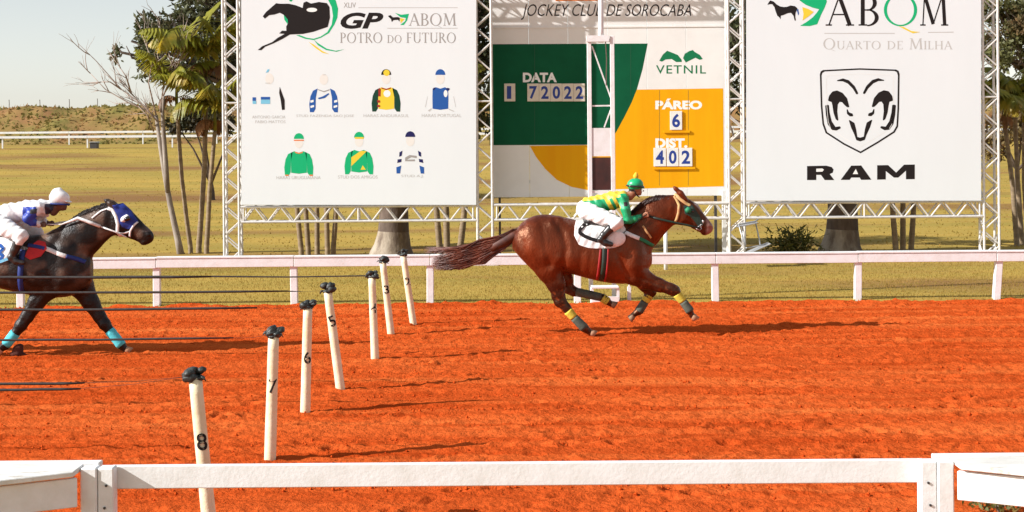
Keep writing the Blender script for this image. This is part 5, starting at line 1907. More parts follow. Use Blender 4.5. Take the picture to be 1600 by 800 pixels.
for pts, dp, sg in (([(866, 344), (878, 362), (884, 385), (880, 408), (872, 424)], 3.0, 4.5), ([(818, 350), (815, 370), (820, 392), (838, 418)], 1.8, 3.5), ([(846, 350), (850, 380), (858, 412)], 1.2, 4),
                    ([(979, 350), (966, 372), (962, 392), (972, 416), (984, 430)], 2.6, 4), ([(1000, 350), (1004, 372), (1010, 396), (1006, 416)], 2.2, 4), ([(1054, 350), (1040, 364), (1026, 380), (1017, 396)], 1.8, 3.2),
                    ([(1056, 318), (1052, 334), (1056, 350)], 1.6, 3), ([(1074, 340), (1086, 349), (1096, 357)], 1.2, 2.2), ([(994, 430), (1014, 438), (1036, 446)], 1.1, 2.4), ([(852, 432), (862, 452), (868, 466)], 1.2, 2.2),
                    ([(984, 372), (990, 395), (984, 416)], -1.8, 6), ([(870, 352), (862, 348)], -1.8, 5), ([(872, 402), (864, 420)], -2.0, 6), ([(908, 392), (904, 420)], .7, 3), ([(922, 394), (918, 426)], .7, 3), ([(1010, 340), (1030, 326), (1046, 320)], -1.2, 5),
                    ([(1068, 344), (1062, 350), (1056, 344)], -1.0, 3), ([(832, 372), (828, 395)], -1.6, 6)):
    f1.groove(pts, dp * .85, sg * 1.25)


def col1(u, py, w):
    n = len(u)
    c = np.tile(np.array([0.150, 0.026, 0.008]), (n, 1))
    v = vnoise(u * .04, py * .04, 5)
    c *= (1 + .5 * v)[:, None]
    # dark points: lower legs
    low = np.clip((py - 428) / 22, 0, 1) * (((u < 960) | (u > 975)).astype(float))
    c = c * (1 - low[:, None]) + np.array([0.030, 0.010, 0.007]) * low[:, None]
    # pale lower cheek band of the bridle side and dark face
    face = np.clip((u - 1074) / 8, 0, 1) * (py < 372)
    c = c * (1 - .55 * face[:, None]) + np.array([0.045, 0.02, 0.014]) * .55 * face[:, None]
    nose = np.clip((u - 1101) / 4, 0, 1) * (py < 375) * (py > 338)
    c = c * (1 - nose[:, None]) + np.array([0.42, 0.24, 0.21]) * nose[:, None]
    # white blaze on the front of the face
    bl = np.clip((u - py * .92 - (1080 - 316 * .92) - 1.2) / 2.5, 0, 1) * (np.abs(w) < 6) * (u > 1078) * (py < 352)
    c = c * (1 - bl[:, None]) + np.array([0.62, 0.58, 0.54]) * bl[:, None]
    sp = np.clip(vnoise(u * .35, py * .35 + w * .2, 15) * 4 - .6, 0, 1) * np.clip((py - 425) / 70, 0, .45)
    c = c * (1 - sp[:, None]) + np.array([0.42, 0.09, 0.02]) * sp[:, None]
    tail = np.clip((812 - u) / 10, 0, 1) * (py < 392)
    c = c * (1 - .3 * tail[:, None])
    return c


H1.body('body', f1, M['coat_chestnut'], col1)
# hooves
H1.hoof((921, 517, NW), (9, 7), M['horn_dusty'], 6.0, 8.5)
H1.hoof((955, 476, FW), (9, 6), M['horn'], 5.8, 8.5)
H1.hoof((1080, 491, NW + 3), (6, 10), M['horn_dusty'], 5.8, 9)
H1.hoof((991, 493.5, FW - 3), (-9, 6), M['horn'], 5.8, 9)
# wraps
H1.band('leg_wrap', (887, 484, NW), (896, 494, NW), 7.4, 6.6, M['wrap_yellow'])
H1.band('leg_wrap', (896.5, 494.5, NW), (913, 511, NW), 6.6, 7.2, M['wrap_grey'])
H1.band('leg_wrap', (900, 457.5, FW), (940, 466, FW), 6.9, 6.4, M['wrap_grey'])
H1.band('leg_wrap', (942, 467, FW), (951, 473, FW), 6.8, 6.6, M['wrap_yellow'])
H1.band('leg_wrap', (1056, 457.5, NW + 3), (1065.5, 469.5, NW + 3), 7.4, 6.4, M['wrap_yellow'])
H1.band('leg_wrap', (1066, 470, NW + 3), (1077, 485, NW + 3), 6.4, 7.0, M['wrap_grey'])
H1.band('leg_wrap', (1015.5, 462, FW - 3), (1009, 472.5, FW - 3), 7.4, 6.4, M['wrap_yellow'])
H1.band('leg_wrap', (1008.7, 473, FW - 3), (999, 488, FW - 3), 6.4, 7.0, M['wrap_grey'])


def tail1(rg):
    q = rg.random() - .5
    wob = rg.uniform(-3, 3)
    a0 = (805 + rg.uniform(-4, 3), 366 + q * 16, rg.uniform(-5, 5))
    a1 = (783 + rg.uniform(-3, 3), 380 + q * 22 + wob * .3, rg.uniform(-6, 6))
    m = (753 + rg.uniform(-6, 6), 393 + q * 34 + wob, rg.uniform(-8, 8))
    e1 = (720 + rg.uniform(-5, 5), 402 + q * 32 - wob, rg.uniform(-9, 9))
    if q < -.3 and rg.random() < .5:
        e2 = (668 + rg.uniform(-6, 14), 391 + rg.uniform(-5, 5), rg.uniform(-9, 9))
    else:
        e2 = (684 + rg.uniform(-9, 20), 411 + q * 17 + rg.uniform(-5, 5), rg.uniform(-10, 10))
    f = rg.uniform(.35, .8)
    return [a0, a1, m, e1, e2], [1.7 * f, 1.7 * f, 1.4 * f, 1.0 * f, .12]


H1.tubes('tail', hair_lock(tail1, 1100, 3) + [([(816, 362, 0), (802, 369, 0), (786, 379, 0), (768, 388, 0), (748, 395, 0)], [9.5, 10, 10, 9, 3])], M['hair_red'], 5)


def mane1(rg):
    f = rg.random()
    crest = [(984, 342), (996, 332), (1008, 321), (1020, 312), (1036, 307), (1052, 308), (1064, 312)]
    i = min(int(f * 6), 5); g = f * 6 - i
    x = crest[i][0] * (1 - g) + crest[i + 1][0] * g; y = crest[i][1] * (1 - g) + crest[i + 1][1] * g
    w0 = rg.uniform(-2, 2); sd = -1 if rg.random() < .6 else 1
    L = rg.uniform(8, 21)
    return [(x, y + 2, w0), (x - L * .5, y - rg.uniform(.5, 2.5), w0 + sd * 2), (x - L, y + L * .35 + rg.uniform(0, 4), w0 + sd * 6)], [.8, .7, .12]


H1.tubes('mane', hair_lock(mane1, 800, 4), M['hair_dark'], 4)
for s in (-1, 1):
    w_ = f1.surf(1081, 329, s)
    o = H1.tubes('eye', [([(1079.5, 328.5, w_ - s * .3), (1083, 330.5, w_ - s * .2)], [2.2, 2.0])], M['dark_eye'], 8)
# bridle
br = H1.ribbon('cheek_strap', f1, [(1053, 306), (1056.5, 312), (1060, 320), (1059, 332), (1056, 343), (1053, 349)], 4.0, M['strap_tan'])
H1.ribbon('brow_band', f1, [(1054, 303), (1062, 311), (1071, 317.5), (1078, 321)], 4.6, M['strap_tan'])
H1.patch('blinker_hood', f1, [(1067, 321), (1080, 319), (1092, 336), (1098, 350), (1092, 356), (1084, 345), (1076, 337), (1069, 334)], M['hood_dark'], -1, .7, 1.0, 1.1)
H1.patch('blinker_hood', f1, [(1067, 321), (1080, 319), (1092, 336), (1098, 350), (1092, 356), (1084, 345), (1076, 337), (1069, 334)], M['hood_dark'], 1, .7, 1.0, 1.1)
w_ = f1.surf(1074, 328, -1)
H1.tubes('eye_cup', [([(1071, 325, w_ - 1.2), (1074, 328, w_ - 2.6), (1077.5, 331, w_ - 1.6)], [3.5, 5.2, 3.0])], M['strap_green'], 10, sq=.5)
H1.ribbon('noseband', f1, [(1098, 344), (1094, 353), (1088, 358)], 3.4, M['cloth_white'])
w_ = f1.surf(1096, 356, -1)
H1.tubes('bit_ring', [([(1092 + 3.2 * math.cos(a * .5236), 356 + 3.2 * math.sin(a * .5236), w_ - 1.5) for a in range(13)], [.6] * 13)], M['steel'], 6)
H1.tubes('rein', [([(1011, 337, -13), (1030, 342, -16.5), (1052, 347, -15), (1072, 351, -12.5), (1092, 356, -9.5)], [1.9, 1.9, 1.8, 1.7, 1.5])], M['strap_dark'], 8)
H1.tubes('rein', [([(1014, 338, 10), (1030, 342, 15.5), (1052, 347, 14), (1072, 351, 12.5), (1092, 356, 9.5)], [1.9, 1.9, 1.8, 1.7, 1.5])], M['strap_dark'], 8)
# saddle cloth, pad, girth, breast strap
for sd in (-1, 1):
    H1.patch('saddle_cloth', f1, [(900, 343), (969, 346), (976, 356), (974, 372), (962, 384), (948, 386), (930, 387), (914, 384), (903, 380), (896, 366), (897, 352)], M['cloth_white'], sd, .9, 1.2, 1.3, 1.0)
    g_ = H1.ribbon('girth', f1, [(943, 384), (942, 405), (940, 425), (938, 439)], 7.0, M['strap_dark'], sd, 1.0)
    H1.ribbon('girth_edge', f1, [(936.5, 387), (934.5, 405), (932.5, 425), (931, 437)], 3.2, M['strap_red'], sd, 1.1, parent=g_)
    H1.ribbon('girth_edge', f1, [(948.3, 387), (947.4, 405), (945.6, 425), (943.5, 439)], 2.6, M['strap_red'], sd, 1.1, parent=g_)
    H1.ribbon('breast_strap', f1, [(974, 361), (985, 366), (997, 371)], 6.0, M['cloth_white'], sd, 1.0)
    H1.ribbon('breast_strap', f1, [(997.5, 371), (1008, 376.5), (1021, 384)], 5.4, M['strap_green'], sd, 1.0)
    H1.ribbon('neck_strap', f1, [(1003, 352), (1009, 361), (1016, 371)], 3.2, M['strap_tan'], sd, .8)
H1.flat_on('number_mark', f1, stroke_quads([(925, 346), (912, 350), (905, 357), (904.5, 362), (912, 367), (922, 371), (933, 374)], 5.4, 1.5), M['ink'], -1, 2.4)
w_ = f1.surf(960, 372, -1)
fp = Field((938, -60, -392), (982, -20, -352), .7)
fp.ell((960, 371.5, w_ - 4.2), 15.5, 4.0, 12.0, .25, 1)
H1.body('saddle_pad', fp, M['cloth_white'])
# saddle (small racing saddle under the rider)
fs = Field((905, -26, -360), (975, 26, -326), 1.0)
fs.loft([(912, 338, 350, 12), (918, 336, 352, 19), (935, 341, 355, 21), (955, 340, 354, 20), (966, 336, 352, 13), (970, 340, 350, 6)], k=2)
H1.body('saddle', fs, M['boot'])


# ---------------------------------------------------------------- jockeys
def hand(fld, c, d, w, s=1.0):
    """fist closed round the rein: palm plus four bent fingers and a thumb; c wrist (px,py), d forward unit (px)"""
    cx, cy = c
    dx, dy = d
    def q(f, g): return (cx + dx * f * s - dy * g * s, cy + dy * f * s + dx * g * s)
    a, b = q(1, 0), q(6.5, .3)
    fld.cap((a[0], a[1], w), (b[0], b[1], w), 3.2 * s, 3.6 * s, .75, 1.5)
    for k, (g, L) in enumerate(((-2.9, 3.8), (-1.0, 4.3), (.9, 4.1), (2.7, 3.3))):
        p0, p1, p2, p3 = q(6.5, g), q(6.5 + L * .75, g), q(6.6 + L * .65, g), q(6.2, g)
        fld.chain([(*p0, w - 1.6 * s, 1.05 * s), (*p1, w - 2.6 * s, 1.0 * s), (*p2, w - 4.4 * s, .95 * s), (*p3, w - 4.4 * s, .85 * s)], k=.3)
    p0, p1, p2 = q(3, -3), q(6.0, -4.4), q(8.4, -4.0)
    fld.chain([(*p0, w, 1.3 * s), (*p1, w - 1.6 * s, 1.15 * s), (*p2, w - 3.4 * s, .95 * s)], k=.6)


def make_head(fld, c, r, s=1):
    """head looking right; c centre of skull, r about half the head height"""
    x, y = c
    fld.ell((x - .1 * r, y - .15 * r, 0), .92 * r, .74 * r, .88 * r, 0, 2)
    fld.ell((x + .28 * r, y + .42 * r, 0), .58 * r, .52 * r, .56 * r, .3, 2)         # jaw
    fld.ell((x + .58 * r, y + .74 * r, 0), .22 * r, .24 * r, .17 * r, 0, 1.2)        # chin
    fld.chain([(x + .80 * r, y + .02 * r, 0, .10 * r), (x + 1.02 * r, y + .26 * r, 0, .13 * r), (x + .88 * r, y + .33 * r, 0, .12 * r)], k=1.2)  # nose
    fld.ell((x + .78 * r, y + .50 * r, 0), .13 * r, .24 * r, .07 * r, 0, .8)         # lips
    for sd in (-1, 1):
        fld.ell((x + .72 * r, y - .08 * r, sd * .30 * r), .12 * r, .20 * r, .08 * r, 0, .9)  # brow
        fld.ell((x - .12 * r, y + .16 * r, sd * .74 * r), .16 * r, .07 * r, .24 * r, 0, .8)  # ear
    fld.chain([(x - .25 * r, y + .5 * r, 0, .5 * r), (x - .75 * r, y + 1.05 * r, 0, .52 * r)], k=2.5)   # neck


def skin_col(tone, head_c, r):
    def fn(u, py, w):
        c = np.tile(np.array(tone), (len(u), 1))
        x, y = head_c
        hair = (py < y - .1 * r) | ((u < x - .2 * r) & (py < y + .35 * r) & (u > x - 1.2 * r))
        hair &= (np.abs(u - x) < 1.3 * r) & (py < y + .9 * r)
        c[hair] = (0.012, 0.009, 0.008)
        eye = (np.abs(u - (x + .72 * r)) < .14 * r) & (np.abs(py - (y + .06 * r)) < .07 * r)
        c[eye] = (0.02, 0.015, 0.014)
        lip = (np.abs(py - (y + .5 * r)) < .06 * r) & (u > x + .66 * r)
        c[lip] = np.array(tone) * (.7, .45, .45)
        return c
    return fn


# jockey 1
J1 = Figure('person', YH1, (940, 524), 'jockey in green and yellow silks and green helmet crouched on the chestnut horse', 'person', 'jockeys')
lo, hi = (892, -36, -392), (1026, 36, -262)
torso1 = [(917, 325, 0, 14.2, 1.05), (936, 319, 0, 13.2, 1.05), (957, 313.5, 0, 13.6, 1.15), (972, 309.5, 0, 11.5, 1.25)]
legs1 = [[(915, 329, s * 8, 13.5), (940, 338, s * 18, 11.5), (963, 346, s * 25, 8.8)] for s in (-1, 1)]
shin1 = [[(963, 346, s * 38, 7.8), (952, 354, s * 39.5, 6.8), (941, 365, s * 40, 5.2), (937, 371, s * 40, 4.8)] for s in (-1, 1)]
for L in (legs1, shin1):
    pass
legs1 = [[(915, 329, s * 8, 13.5), (940, 338, s * 24, 11.5), (963, 346, s * 36, 8.8)] for s in (-1, 1)]
lo, hi = (892, -52, -392), (1026, 52, -262)
arms1 = [[(972, 309, -13, 8.2), (976, 326, -19, 7.2), (979, 343, -20, 6.2), (990, 342, -17, 5.2), (1004, 337, -14, 4.0)], [(973, 309, 13, 8.2), (979, 325, 19, 7.2), (984, 342, 20, 6.2), (996, 342, 17, 5.2), (1008, 338, 13, 4.0)]]
fb = Field(lo, hi, .8)
fb.chain(torso1, 5)
for L in legs1 + shin1: fb.chain(L, 3)
for s in (-1, 1): fb.chain([(937, 371, s * 40, 4.6), (943, 376, s * 40, 4.0), (951, 378, s * 40, 3.2)], 2)
for L in arms1: fb.chain(L, 2.5)
make_head(fb, (993.5, 295), 12.2)
fb.chain([(986, 303, 0, 6), (974, 309, 0, 8)], 3)
fb.F += 0.9
for L in arms1: pass
fh = fb
hand(fh, (1003, 337), (.96, -.26), -14, .95)
hand(fh, (1007, 338), (.96, -.26), 13, .95)
J1.body('body', fb, M['skin'], skin_col((0.36, 0.155, 0.085), (993.5, 295), 12.2))
GREEN, YEL = (0.012, 0.36, 0.14), (0.78, 0.56, 0.05)


def jcol1(u, py, w):
    c = np.tile(np.array(GREEN), (len(u), 1))
    # body: yellow over the back, green side panel, yellow diagonal bands, green sleeves
    arm = (u > 968) & ((py > 315) | (np.abs(w) > 17))
    back = py < (311 - (u - 916) * .12 + 2.5) - (np.abs(w) < 6) * -1.5
    c[back & ~arm] = YEL
    b1 = (np.abs(u - (951 + (py - 318) * .55)) < 3.6) & ~arm
    b2 = (np.abs(u - (963 + (py - 318) * .55)) < 2.8) & ~arm
    c[b1] = YEL; c[b2] = YEL
    top = (u > 960) & (py < 306) & ~arm
    c[top] = YEL
    cuffs = (u > 999) & (py > 325)
    c[cuffs] = (0.01, 0.12, 0.06)
    patch = (np.abs(u - 976) < 3) & (np.abs(py - 318) < 3.5) & (w < 0)
    c[patch] = (0.03, 0.02, 0.02)
    return c


fj = Field(lo, hi, .85)
fj.chain([(919, 321, 0, 13.2, 1.05)] + torso1[1:], 5)
for s in (-1, 1): fj.cap((960, 311, s * 9), (973, 309, s * 12), 9, 8.6, 1, 4)
for L in arms1: fj.chain(L[:-1] + [(1000, L[-1][1] + 1, L[-1][2], 4.6)], 2.5)
fj.F += 0.75 * np.sin(fj.ax[0][:, None, None] * .55 + fj.ax[2][None, None, :] * .35) * np.cos(fj.ax[1][None, :, None] * .3)
J1.body('jacket', fj, M['silk'], jcol1)
fj = Field(lo, hi, .85)
fj.chain([(915, 327, 0, 14.6, 1.1), (926, 324, 0, 13.0, 1.05)], 4)
for L in legs1: fj.chain(L, 4)
for L in shin1: fj.chain([(L[0][0], L[0][1], L[0][2], 8.2), (L[1][0] + 2, L[1][1] - 1, L[1][2], 7.2)], 2)
fj.F -= .2
fj.F += 0.4 * np.sin(fj.ax[0][:, None, None] * .4 - fj.ax[2][None, None, :] * .5)
J1.body('breeches', fj, M['cloth_white'])
for L, s in zip(shin1, (-1, 1)):
    fj = Field(lo, hi, .85)
    fj.chain([(L[1][0] - 1, L[1][1] + 1, L[1][2], 7.3)] + [(p[0], p[1], p[2], p[3] + .6) for p in L[2:]], 2)
    fj.chain([(936, 372, s * 40, 5.4), (943, 377, s * 40, 4.8), (952, 379, s * 40, 3.8)], 2)
    J1.body('boot', fj, M['boot'])
    fj = Field((955, min(s * 30, s * 48), -350), (975, max(s * 30, s * 48), -330), .8)
    fj.ell((966, 344, s * 41.5), 4.0, 3.0, 5, 0, 1)
    J1.body('knee_patch', fj, M['boot'])
# helmet
fh = Field((974, -16, -304), (1014, 16, -266), .6)
fh.ell((992.5, 288.5, 0), 12.6, 11.2, 10.2, .08, 1)
fh.ell((1003, 293, 0), 4.6, 8.5, 1.3, -.25, 1.5)
fh.F = np.maximum(fh.F, -(fh.ax[2] + 295.8)[None, None, :] - .03 * (fh.ax[0] - 992)[:, None, None])
hel = J1.body('helmet', fh, M['gloss_green'])
fh = Field((984, -6, -284), (1002, 6, -262), .5)
fh.ell((993.5, 275.5, 0), 4.2, 4.2, 4.6, 0, 2); fh.ell((994, 271.5, 0), 2.2, 2.2, 2.6, 0, 1.5)
J1.body('helmet_bobble', fh, pm('yellow_bobble', (0.80, 0.50, 0.03), (0.7, 0.4, 0.03), scale=10, rough=.8), parent=hel)
J1.tubes('goggles', [([(992.5 + 13.2 * math.cos(a * .2618), 290.8 + .9 * math.cos(a * .2618), 11.8 * math.sin(a * .2618)) for a in range(25)], [1.5] * 25)], M['goggle'], 6)
J1.tubes('chin_strap', [([(990, 296, s * 9.6), (993, 303, s * 8.5), (999, 308.5, s * 3)], [.8, .8, .8]) for s in (-1, 1)], M['ink'], 5)
J1.tubes('whip', [([(1013, 331, -17), (1003, 338, -20), (985, 352, -24), (968, 366, -27)], [.6, .9, .8, .4])], M['ink'], 5)

# ---------------------------------------------------------------- trailing dark horse
YH2 = FPX * CAMH / (553 - 220.0)
H2 = Figure('race_horse', YH2, (40, 553), 'dark brown racehorse at the left edge with blue hood and turquoise leg wraps', 'horse', 'galloping racehorses')
f2 = Field((-195, -52, -566), (250, 52, -300), 1.25)
f2.loft([(-138, 384, 402, 8), (-133, 374, 412, 20), (-124, 364, 424, 28), (-112, 358, 434, 34), (-95, 354, 440, 37), (-75, 355, 444, 37), (-52, 360, 445, 37), (-25, 366, 447, 38), (5, 369, 451, 39), (35, 369, 458, 39), (62, 366, 463, 37),
         (85, 364, 465, 34), (104, 367, 464, 31), (122, 376, 459, 27), (135, 388, 450, 20), (143, 402, 437, 11)], k=4)
f2.chain([(105, 387, 0, 35, .62), (123, 374, 0, 31.5, .52), (139, 362, 0, 27.5, .48), (159, 349, 0, 23, .46), (175, 342, 0, 20.5, .46), (184, 341, 0, 20, .48)], k=7)
f2.chain([(185, 341, 0, 20, .5), (198, 350, 0, 18.5, .5), (211, 358.5, 0, 14.5, .55), (224, 367, 0, 11.8, .62), (230, 370.5, 0, 10.4, .68)], k=5)
f2.ell((188, 352, 0), 16, 11.5, 16, 0, 4)
f2.ell((226, 378, 0), 6.5, 5.5, 4.5, .5, 3)
for s in (-1, 1):
    f2.ell((233, 366, s * 5), 4, 2.8, 3.2, 0, 2)
    f2.ell((204, 340, s * 7.6), 4.4, 2.8, 3.2, -.5, 2)
    f2.chain([(182, 323, s * 5, 4.6), (174, 318, s * 6.2, 4.6, .6), (168, 314, s * 6.6, 2.8, .6), (164, 311, s * 6.6, 1.0, .6)], k=2)
    f2.cap((-108, 392, s * 15), (-96, 420, s * 18), 27, 27, .8, 8)
    f2.cap((106, 392, s * 14), (102, 434, s * 16), 21, 21, .8, 8)
    f2.cap((90, 378, s * 13), (74, 414, s * 21), 13, 15, .7, 9)
NW, FW = -17, 17
f2.chain([(98, 424, NW + 2, 24, .7), (80, 446, NW + 2, 19, .72), (62, 470, NW + 2, 13, .8), (47, 493, NW + 2, 9.8, .85), (37, 507, NW + 2, 9.2), (30, 517, NW + 2, 6.6), (17, 534, NW + 2, 5.6), (13, 538, NW + 2, 6.2), (7, 543, NW + 2, 5.0)], k=4)
f2.chain([(106, 424, FW - 3, 25, .7), (122, 446, FW - 3, 20, .72), (138, 474, FW - 3, 13.5, .8), (152, 496, FW - 3, 9.8, .85), (160, 508, FW - 3, 9.2), (167, 517, FW - 3, 6.6), (182, 536, FW - 3, 5.6), (186, 541, FW - 3, 6.2), (193, 548, FW - 3, 5.0)], k=4)
f2.chain([(-106, 412, NW, 31, .65), (-84, 444, NW, 21, .7), (-88, 470, NW, 14, .78), (-94, 492, NW, 9.5, .8), (-86, 502, NW, 7, .85), (-66, 524, NW, 5.6), (-60, 531, NW, 6.2), (-50, 537, NW, 5)], k=4)
f2.chain([(-106, 412, FW, 31, .65), (-100, 448, FW, 21, .7), (-112, 470, FW, 14, .78), (-124, 492, FW, 9.5, .8), (-130, 502, FW, 7, .85), (-138, 528, FW, 5.6), (-139, 534, FW, 6.2), (-133, 543, FW, 5)], k=4)

for pts, dp, sg in (([(-76, 360), (-64, 385), (-66, 420)], 3.0, 5), ([(98, 370), (82, 396), (80, 418), (92, 444)], 2.8, 4.4), ([(122, 372), (126, 398), (132, 424)], 2.4, 4.4), ([(178, 372), (160, 386), (146, 402)], 1.8, 3.4),
                    ([(176, 332), (172, 350), (178, 368)], 1.8, 3.2), ([(200, 358), (214, 368), (222, 374)], 1.2, 2.4), ([(104, 392), (110, 416), (104, 440)], -2.0, 6.5), ([(132, 352), (152, 340), (166, 334)], -1.4, 5), ([(190, 360), (182, 366), (176, 358)], -1.0, 3),
                    ([(26, 410), (22, 440)], .8, 3.2), ([(10, 410), (6, 438)], .8, 3.2), ([(74, 452), (56, 478), (44, 498)], 1.2, 2.6), ([(128, 452), (142, 478), (154, 500)], 1.2, 2.6)):
    f2.groove(pts, dp * .7, sg * 1.3)


def col2(u, py, w):
    n = len(u)
    c = np.tile(np.array([0.013, 0.007, 0.005]), (n, 1))
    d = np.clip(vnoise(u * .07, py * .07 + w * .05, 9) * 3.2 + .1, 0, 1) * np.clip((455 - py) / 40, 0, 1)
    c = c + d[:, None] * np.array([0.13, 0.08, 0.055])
    nose = np.clip((u - 222) / 6, 0, 1) * (py < 362)
    c = c + nose[:, None] * np.array([0.12, 0.10, 0.09])
    return c


H2.body('body', f2, M['coat_dark'], col2)
H2.hoof((8, 542, NW + 2), (-9, 5), M['horn_dusty'], 6.4, 8)
H2.hoof((192, 547, FW - 3), (10, 8), M['horn_dusty'], 6.4, 9)
H2.hoof((-51, 536, NW), (10, 8), M['horn_dusty'], 6.4, 9)
H2.hoof((-134, 542, FW), (8, 9), M['horn_dusty'], 6.4, 9)
H2.band('leg_wrap', (29, 518, NW + 2), (14, 537, NW + 2), 8.2, 7.6, M['wrap_turq'])
H2.band('leg_wrap', (167.5, 518, FW - 3), (187, 542, FW - 3), 8.2, 7.8, M['wrap_turq'])
H2.band('leg_wrap', (-84, 504, NW), (-62, 529, NW), 8.2, 7.6, M['wrap_turq'])
H2.band('leg_wrap', (-131, 506, FW), (-138, 531, FW), 8.2, 7.6, M['wrap_turq'])


def tail2(rg):
    q = rg.random()
    return [(-136 + rg.uniform(-3, 3), 380 + rg.uniform(-5, 5), rg.uniform(-5, 5)), (-165, 388 + (q - .5) * 12, rg.uniform(-6, 6)), (-200, 402 + (q - .5) * 26, rg.uniform(-8, 8)), (-235 + rg.uniform(-14, 14), 420 + (q - .5) * 44, rg.uniform(-11, 11))], [1.8, 1.8, 1.4, .3]


H2.tubes('tail', hair_lock(tail2, 300, 5) + [([(-124, 376, 0), (-142, 382, 0), (-165, 389, 0), (-190, 398, 0)], [9, 9, 7, 2])], M['hair_black'], 5)


def mane2(rg):
    f = rg.random()
    crest = [(96, 362), (112, 350), (129, 338), (142, 331), (155, 326), (168, 321), (178, 321)]
    i = min(int(f * 6), 5); g = f * 6 - i
    x = crest[i][0] * (1 - g) + crest[i + 1][0] * g; y = crest[i][1] * (1 - g) + crest[i + 1][1] * g
    w0 = rg.uniform(-2, 2); sd = -1 if rg.random() < .6 else 1
    L = rg.uniform(7, 17)
    return [(x, y + 2, w0), (x - L * .5, y - rg.uniform(1, 4), w0 + sd * 2), (x - L, y + L * .35 + rg.uniform(0, 4), w0 + sd * 6)], [.9, .8, .15]


H2.tubes('mane', hair_lock(mane2, 420, 6), M['hair_black'], 5)
hood = [(178, 320), (192, 317), (206, 330), (217, 345), (212, 352), (203, 358), (194, 354), (188, 344), (183, 332)]
for sd in (-1, 1):
    hd_ = H2.patch('hood', f2, hood, M['hood_blue'], sd, .8, 1.0, 1.2)
    H2.ribbon('cheek_strap', f2, [(171, 325), (178, 328), (184, 338), (187, 350), (186, 362), (190, 369)], 5.0, M['cloth_white'], sd, 1.0)
    H2.ribbon('noseband', f2, [(217, 346), (211, 352), (206, 360), (204, 370)], 2.8, M['cloth_white'], sd, 1.3)
    H2.ribbon('jaw_strap', f2, [(188, 364), (197, 364), (206, 361)], 2.6, M['cloth_white'], sd, 1.2)
    H2.ribbon('throat_strap', f2, [(172, 325), (160, 329), (147, 340)], 2.4, M['cloth_white'], sd, .8)
    w_ = f2.surf(198, 341, sd)
    ec = H2.tubes('eye_cup', [([(196, 338, w_ + sd * .6), (198, 341, w_ + sd * 2.6), (200, 344, w_ + sd * .8)], [6.5, 8.0, 6.0])], M['gloss_white'], 12, parent=hd_, sq=.35)
    H2.tubes('eye', [([(200.5, 338, w_ + sd * 4.4), (202, 341, w_ + sd * 4.6), (203.5, 344, w_ + sd * 4.0)], [3.8, 5.2, 4.4])], M['dark_eye'], 10, sq=.35)
    H2.patch('saddle_cloth', f2, [(-40, 366), (30, 372), (36, 384), (30, 402), (14, 408), (-10, 412), (-34, 408), (-46, 392)], M['cloth_white'], sd, .9, 1.2, 1.4, 1.0)
    H2.ribbon('girth', f2, [(46, 388), (44, 420), (42, 458)], 8, M['strap_blue'], sd, 1.0)
    H2.ribbon('breast_strap', f2, [(79, 386), (95, 392), (112, 398)], 6.4, M['cloth_white'], sd, 1.0)
    H2.ribbon('breast_strap', f2, [(112.5, 398), (122, 401), (138, 408)], 6.0, M['strap_blue'], sd, 1.0)
    H2.ribbon('breast_strap', f2, [(52, 381), (66, 383), (78.5, 386)], 5.4, M['strap_blue'], sd, 1.6)
    H2.patch('saddle_pad', f2, [(54, 384), (66, 374), (78, 376), (82, 386), (74, 398), (58, 403), (50, 398)], M['p_cloth_red'], sd, 1.0, 2.0, 1.2)
H2.flat_on('number_mark', f2, stroke_quads([(2, 385), (10, 381), (16, 386), (10, 392), (17, 397), (12, 404), (2, 403)], 4.4, 1.4), M['p_blue'], -1, 2.4)
H2.flat_on('number_mark', f2, stroke_quads([(-12, 386), (-7, 382), (-7, 405)], 4.4, 1.4), M['p_blue'], -1, 2.4)
H2.flat_on('cloth_trim', f2, stroke_quads([(-38, 404), (-10, 409), (14, 405.5), (28, 400)], 4.4, 1.4), M['p_lblue'], -1, 2.4)
H2.tubes('rein', [([(77, 350, -12), (100, 350, -15), (126, 340, -16), (145, 347, -15.5), (160, 353, -14)], [1.0, 1.0, 2.6, 2.8, 2.6]), ([(160, 353, -14), (182, 361, -12.5), (200, 370, -11)], [1.2, 1.2, 1.1])], M['cloth_white'], 8)
H2.tubes('rein', [([(80, 350, 11), (126, 343, 16), (160, 353, 14), (200, 370, 11)], [1.2, 1.4, 1.4, 1.2])], M['cloth_white'], 8)

# jockey 2
J2 = Figure('person', YH2, (10, 553), 'jockey in white with blue sleeves and white helmet riding the dark horse', 'person', 'jockeys')
lo, hi = (-40, -58, -424), (124, 58, -284)
torso2 = [(-6, 340, 0, 15.5, 1.05), (16, 334, 0, 15.5, 1.05), (44, 329, 0, 15.5, 1.15), (66, 325, 0, 12.5, 1.25)]
legs2 = [[(-6, 345, s * 9, 15), (20, 356, s * 26, 13), (46, 366, s * 39, 10)] for s in (-1, 1)]
shin2 = [[(46, 366, s * 41, 8.8), (42, 374, s * 42.5, 7.6), (36, 388, s * 43, 5.8), (32, 398, s * 43, 5.2)] for s in (-1, 1)]
arms2 = [[(64, 324, -14, 9.2), (56, 333, -20, 8.4), (49, 341, -22, 7.0), (58, 347, -19, 5.8), (68, 350, -14, 4.4)], [(66, 324, 14, 9.2), (62, 334, 20, 8.4), (55, 343, 21, 7.0), (64, 348, 18, 5.8), (73, 350, 12, 4.4)]]
fb = Field(lo, hi, .9)
fb.chain(torso2, 5)
for L in legs2 + shin2: fb.chain(L, 3)
for s in (-1, 1): fb.chain([(32, 398, s * 43, 5), (38, 404, s * 43, 4.2), (46, 406, s * 43, 3.4)], 2)
for L in arms2: fb.chain(L, 2.5)
make_head(fb, (94, 317), 13.6)
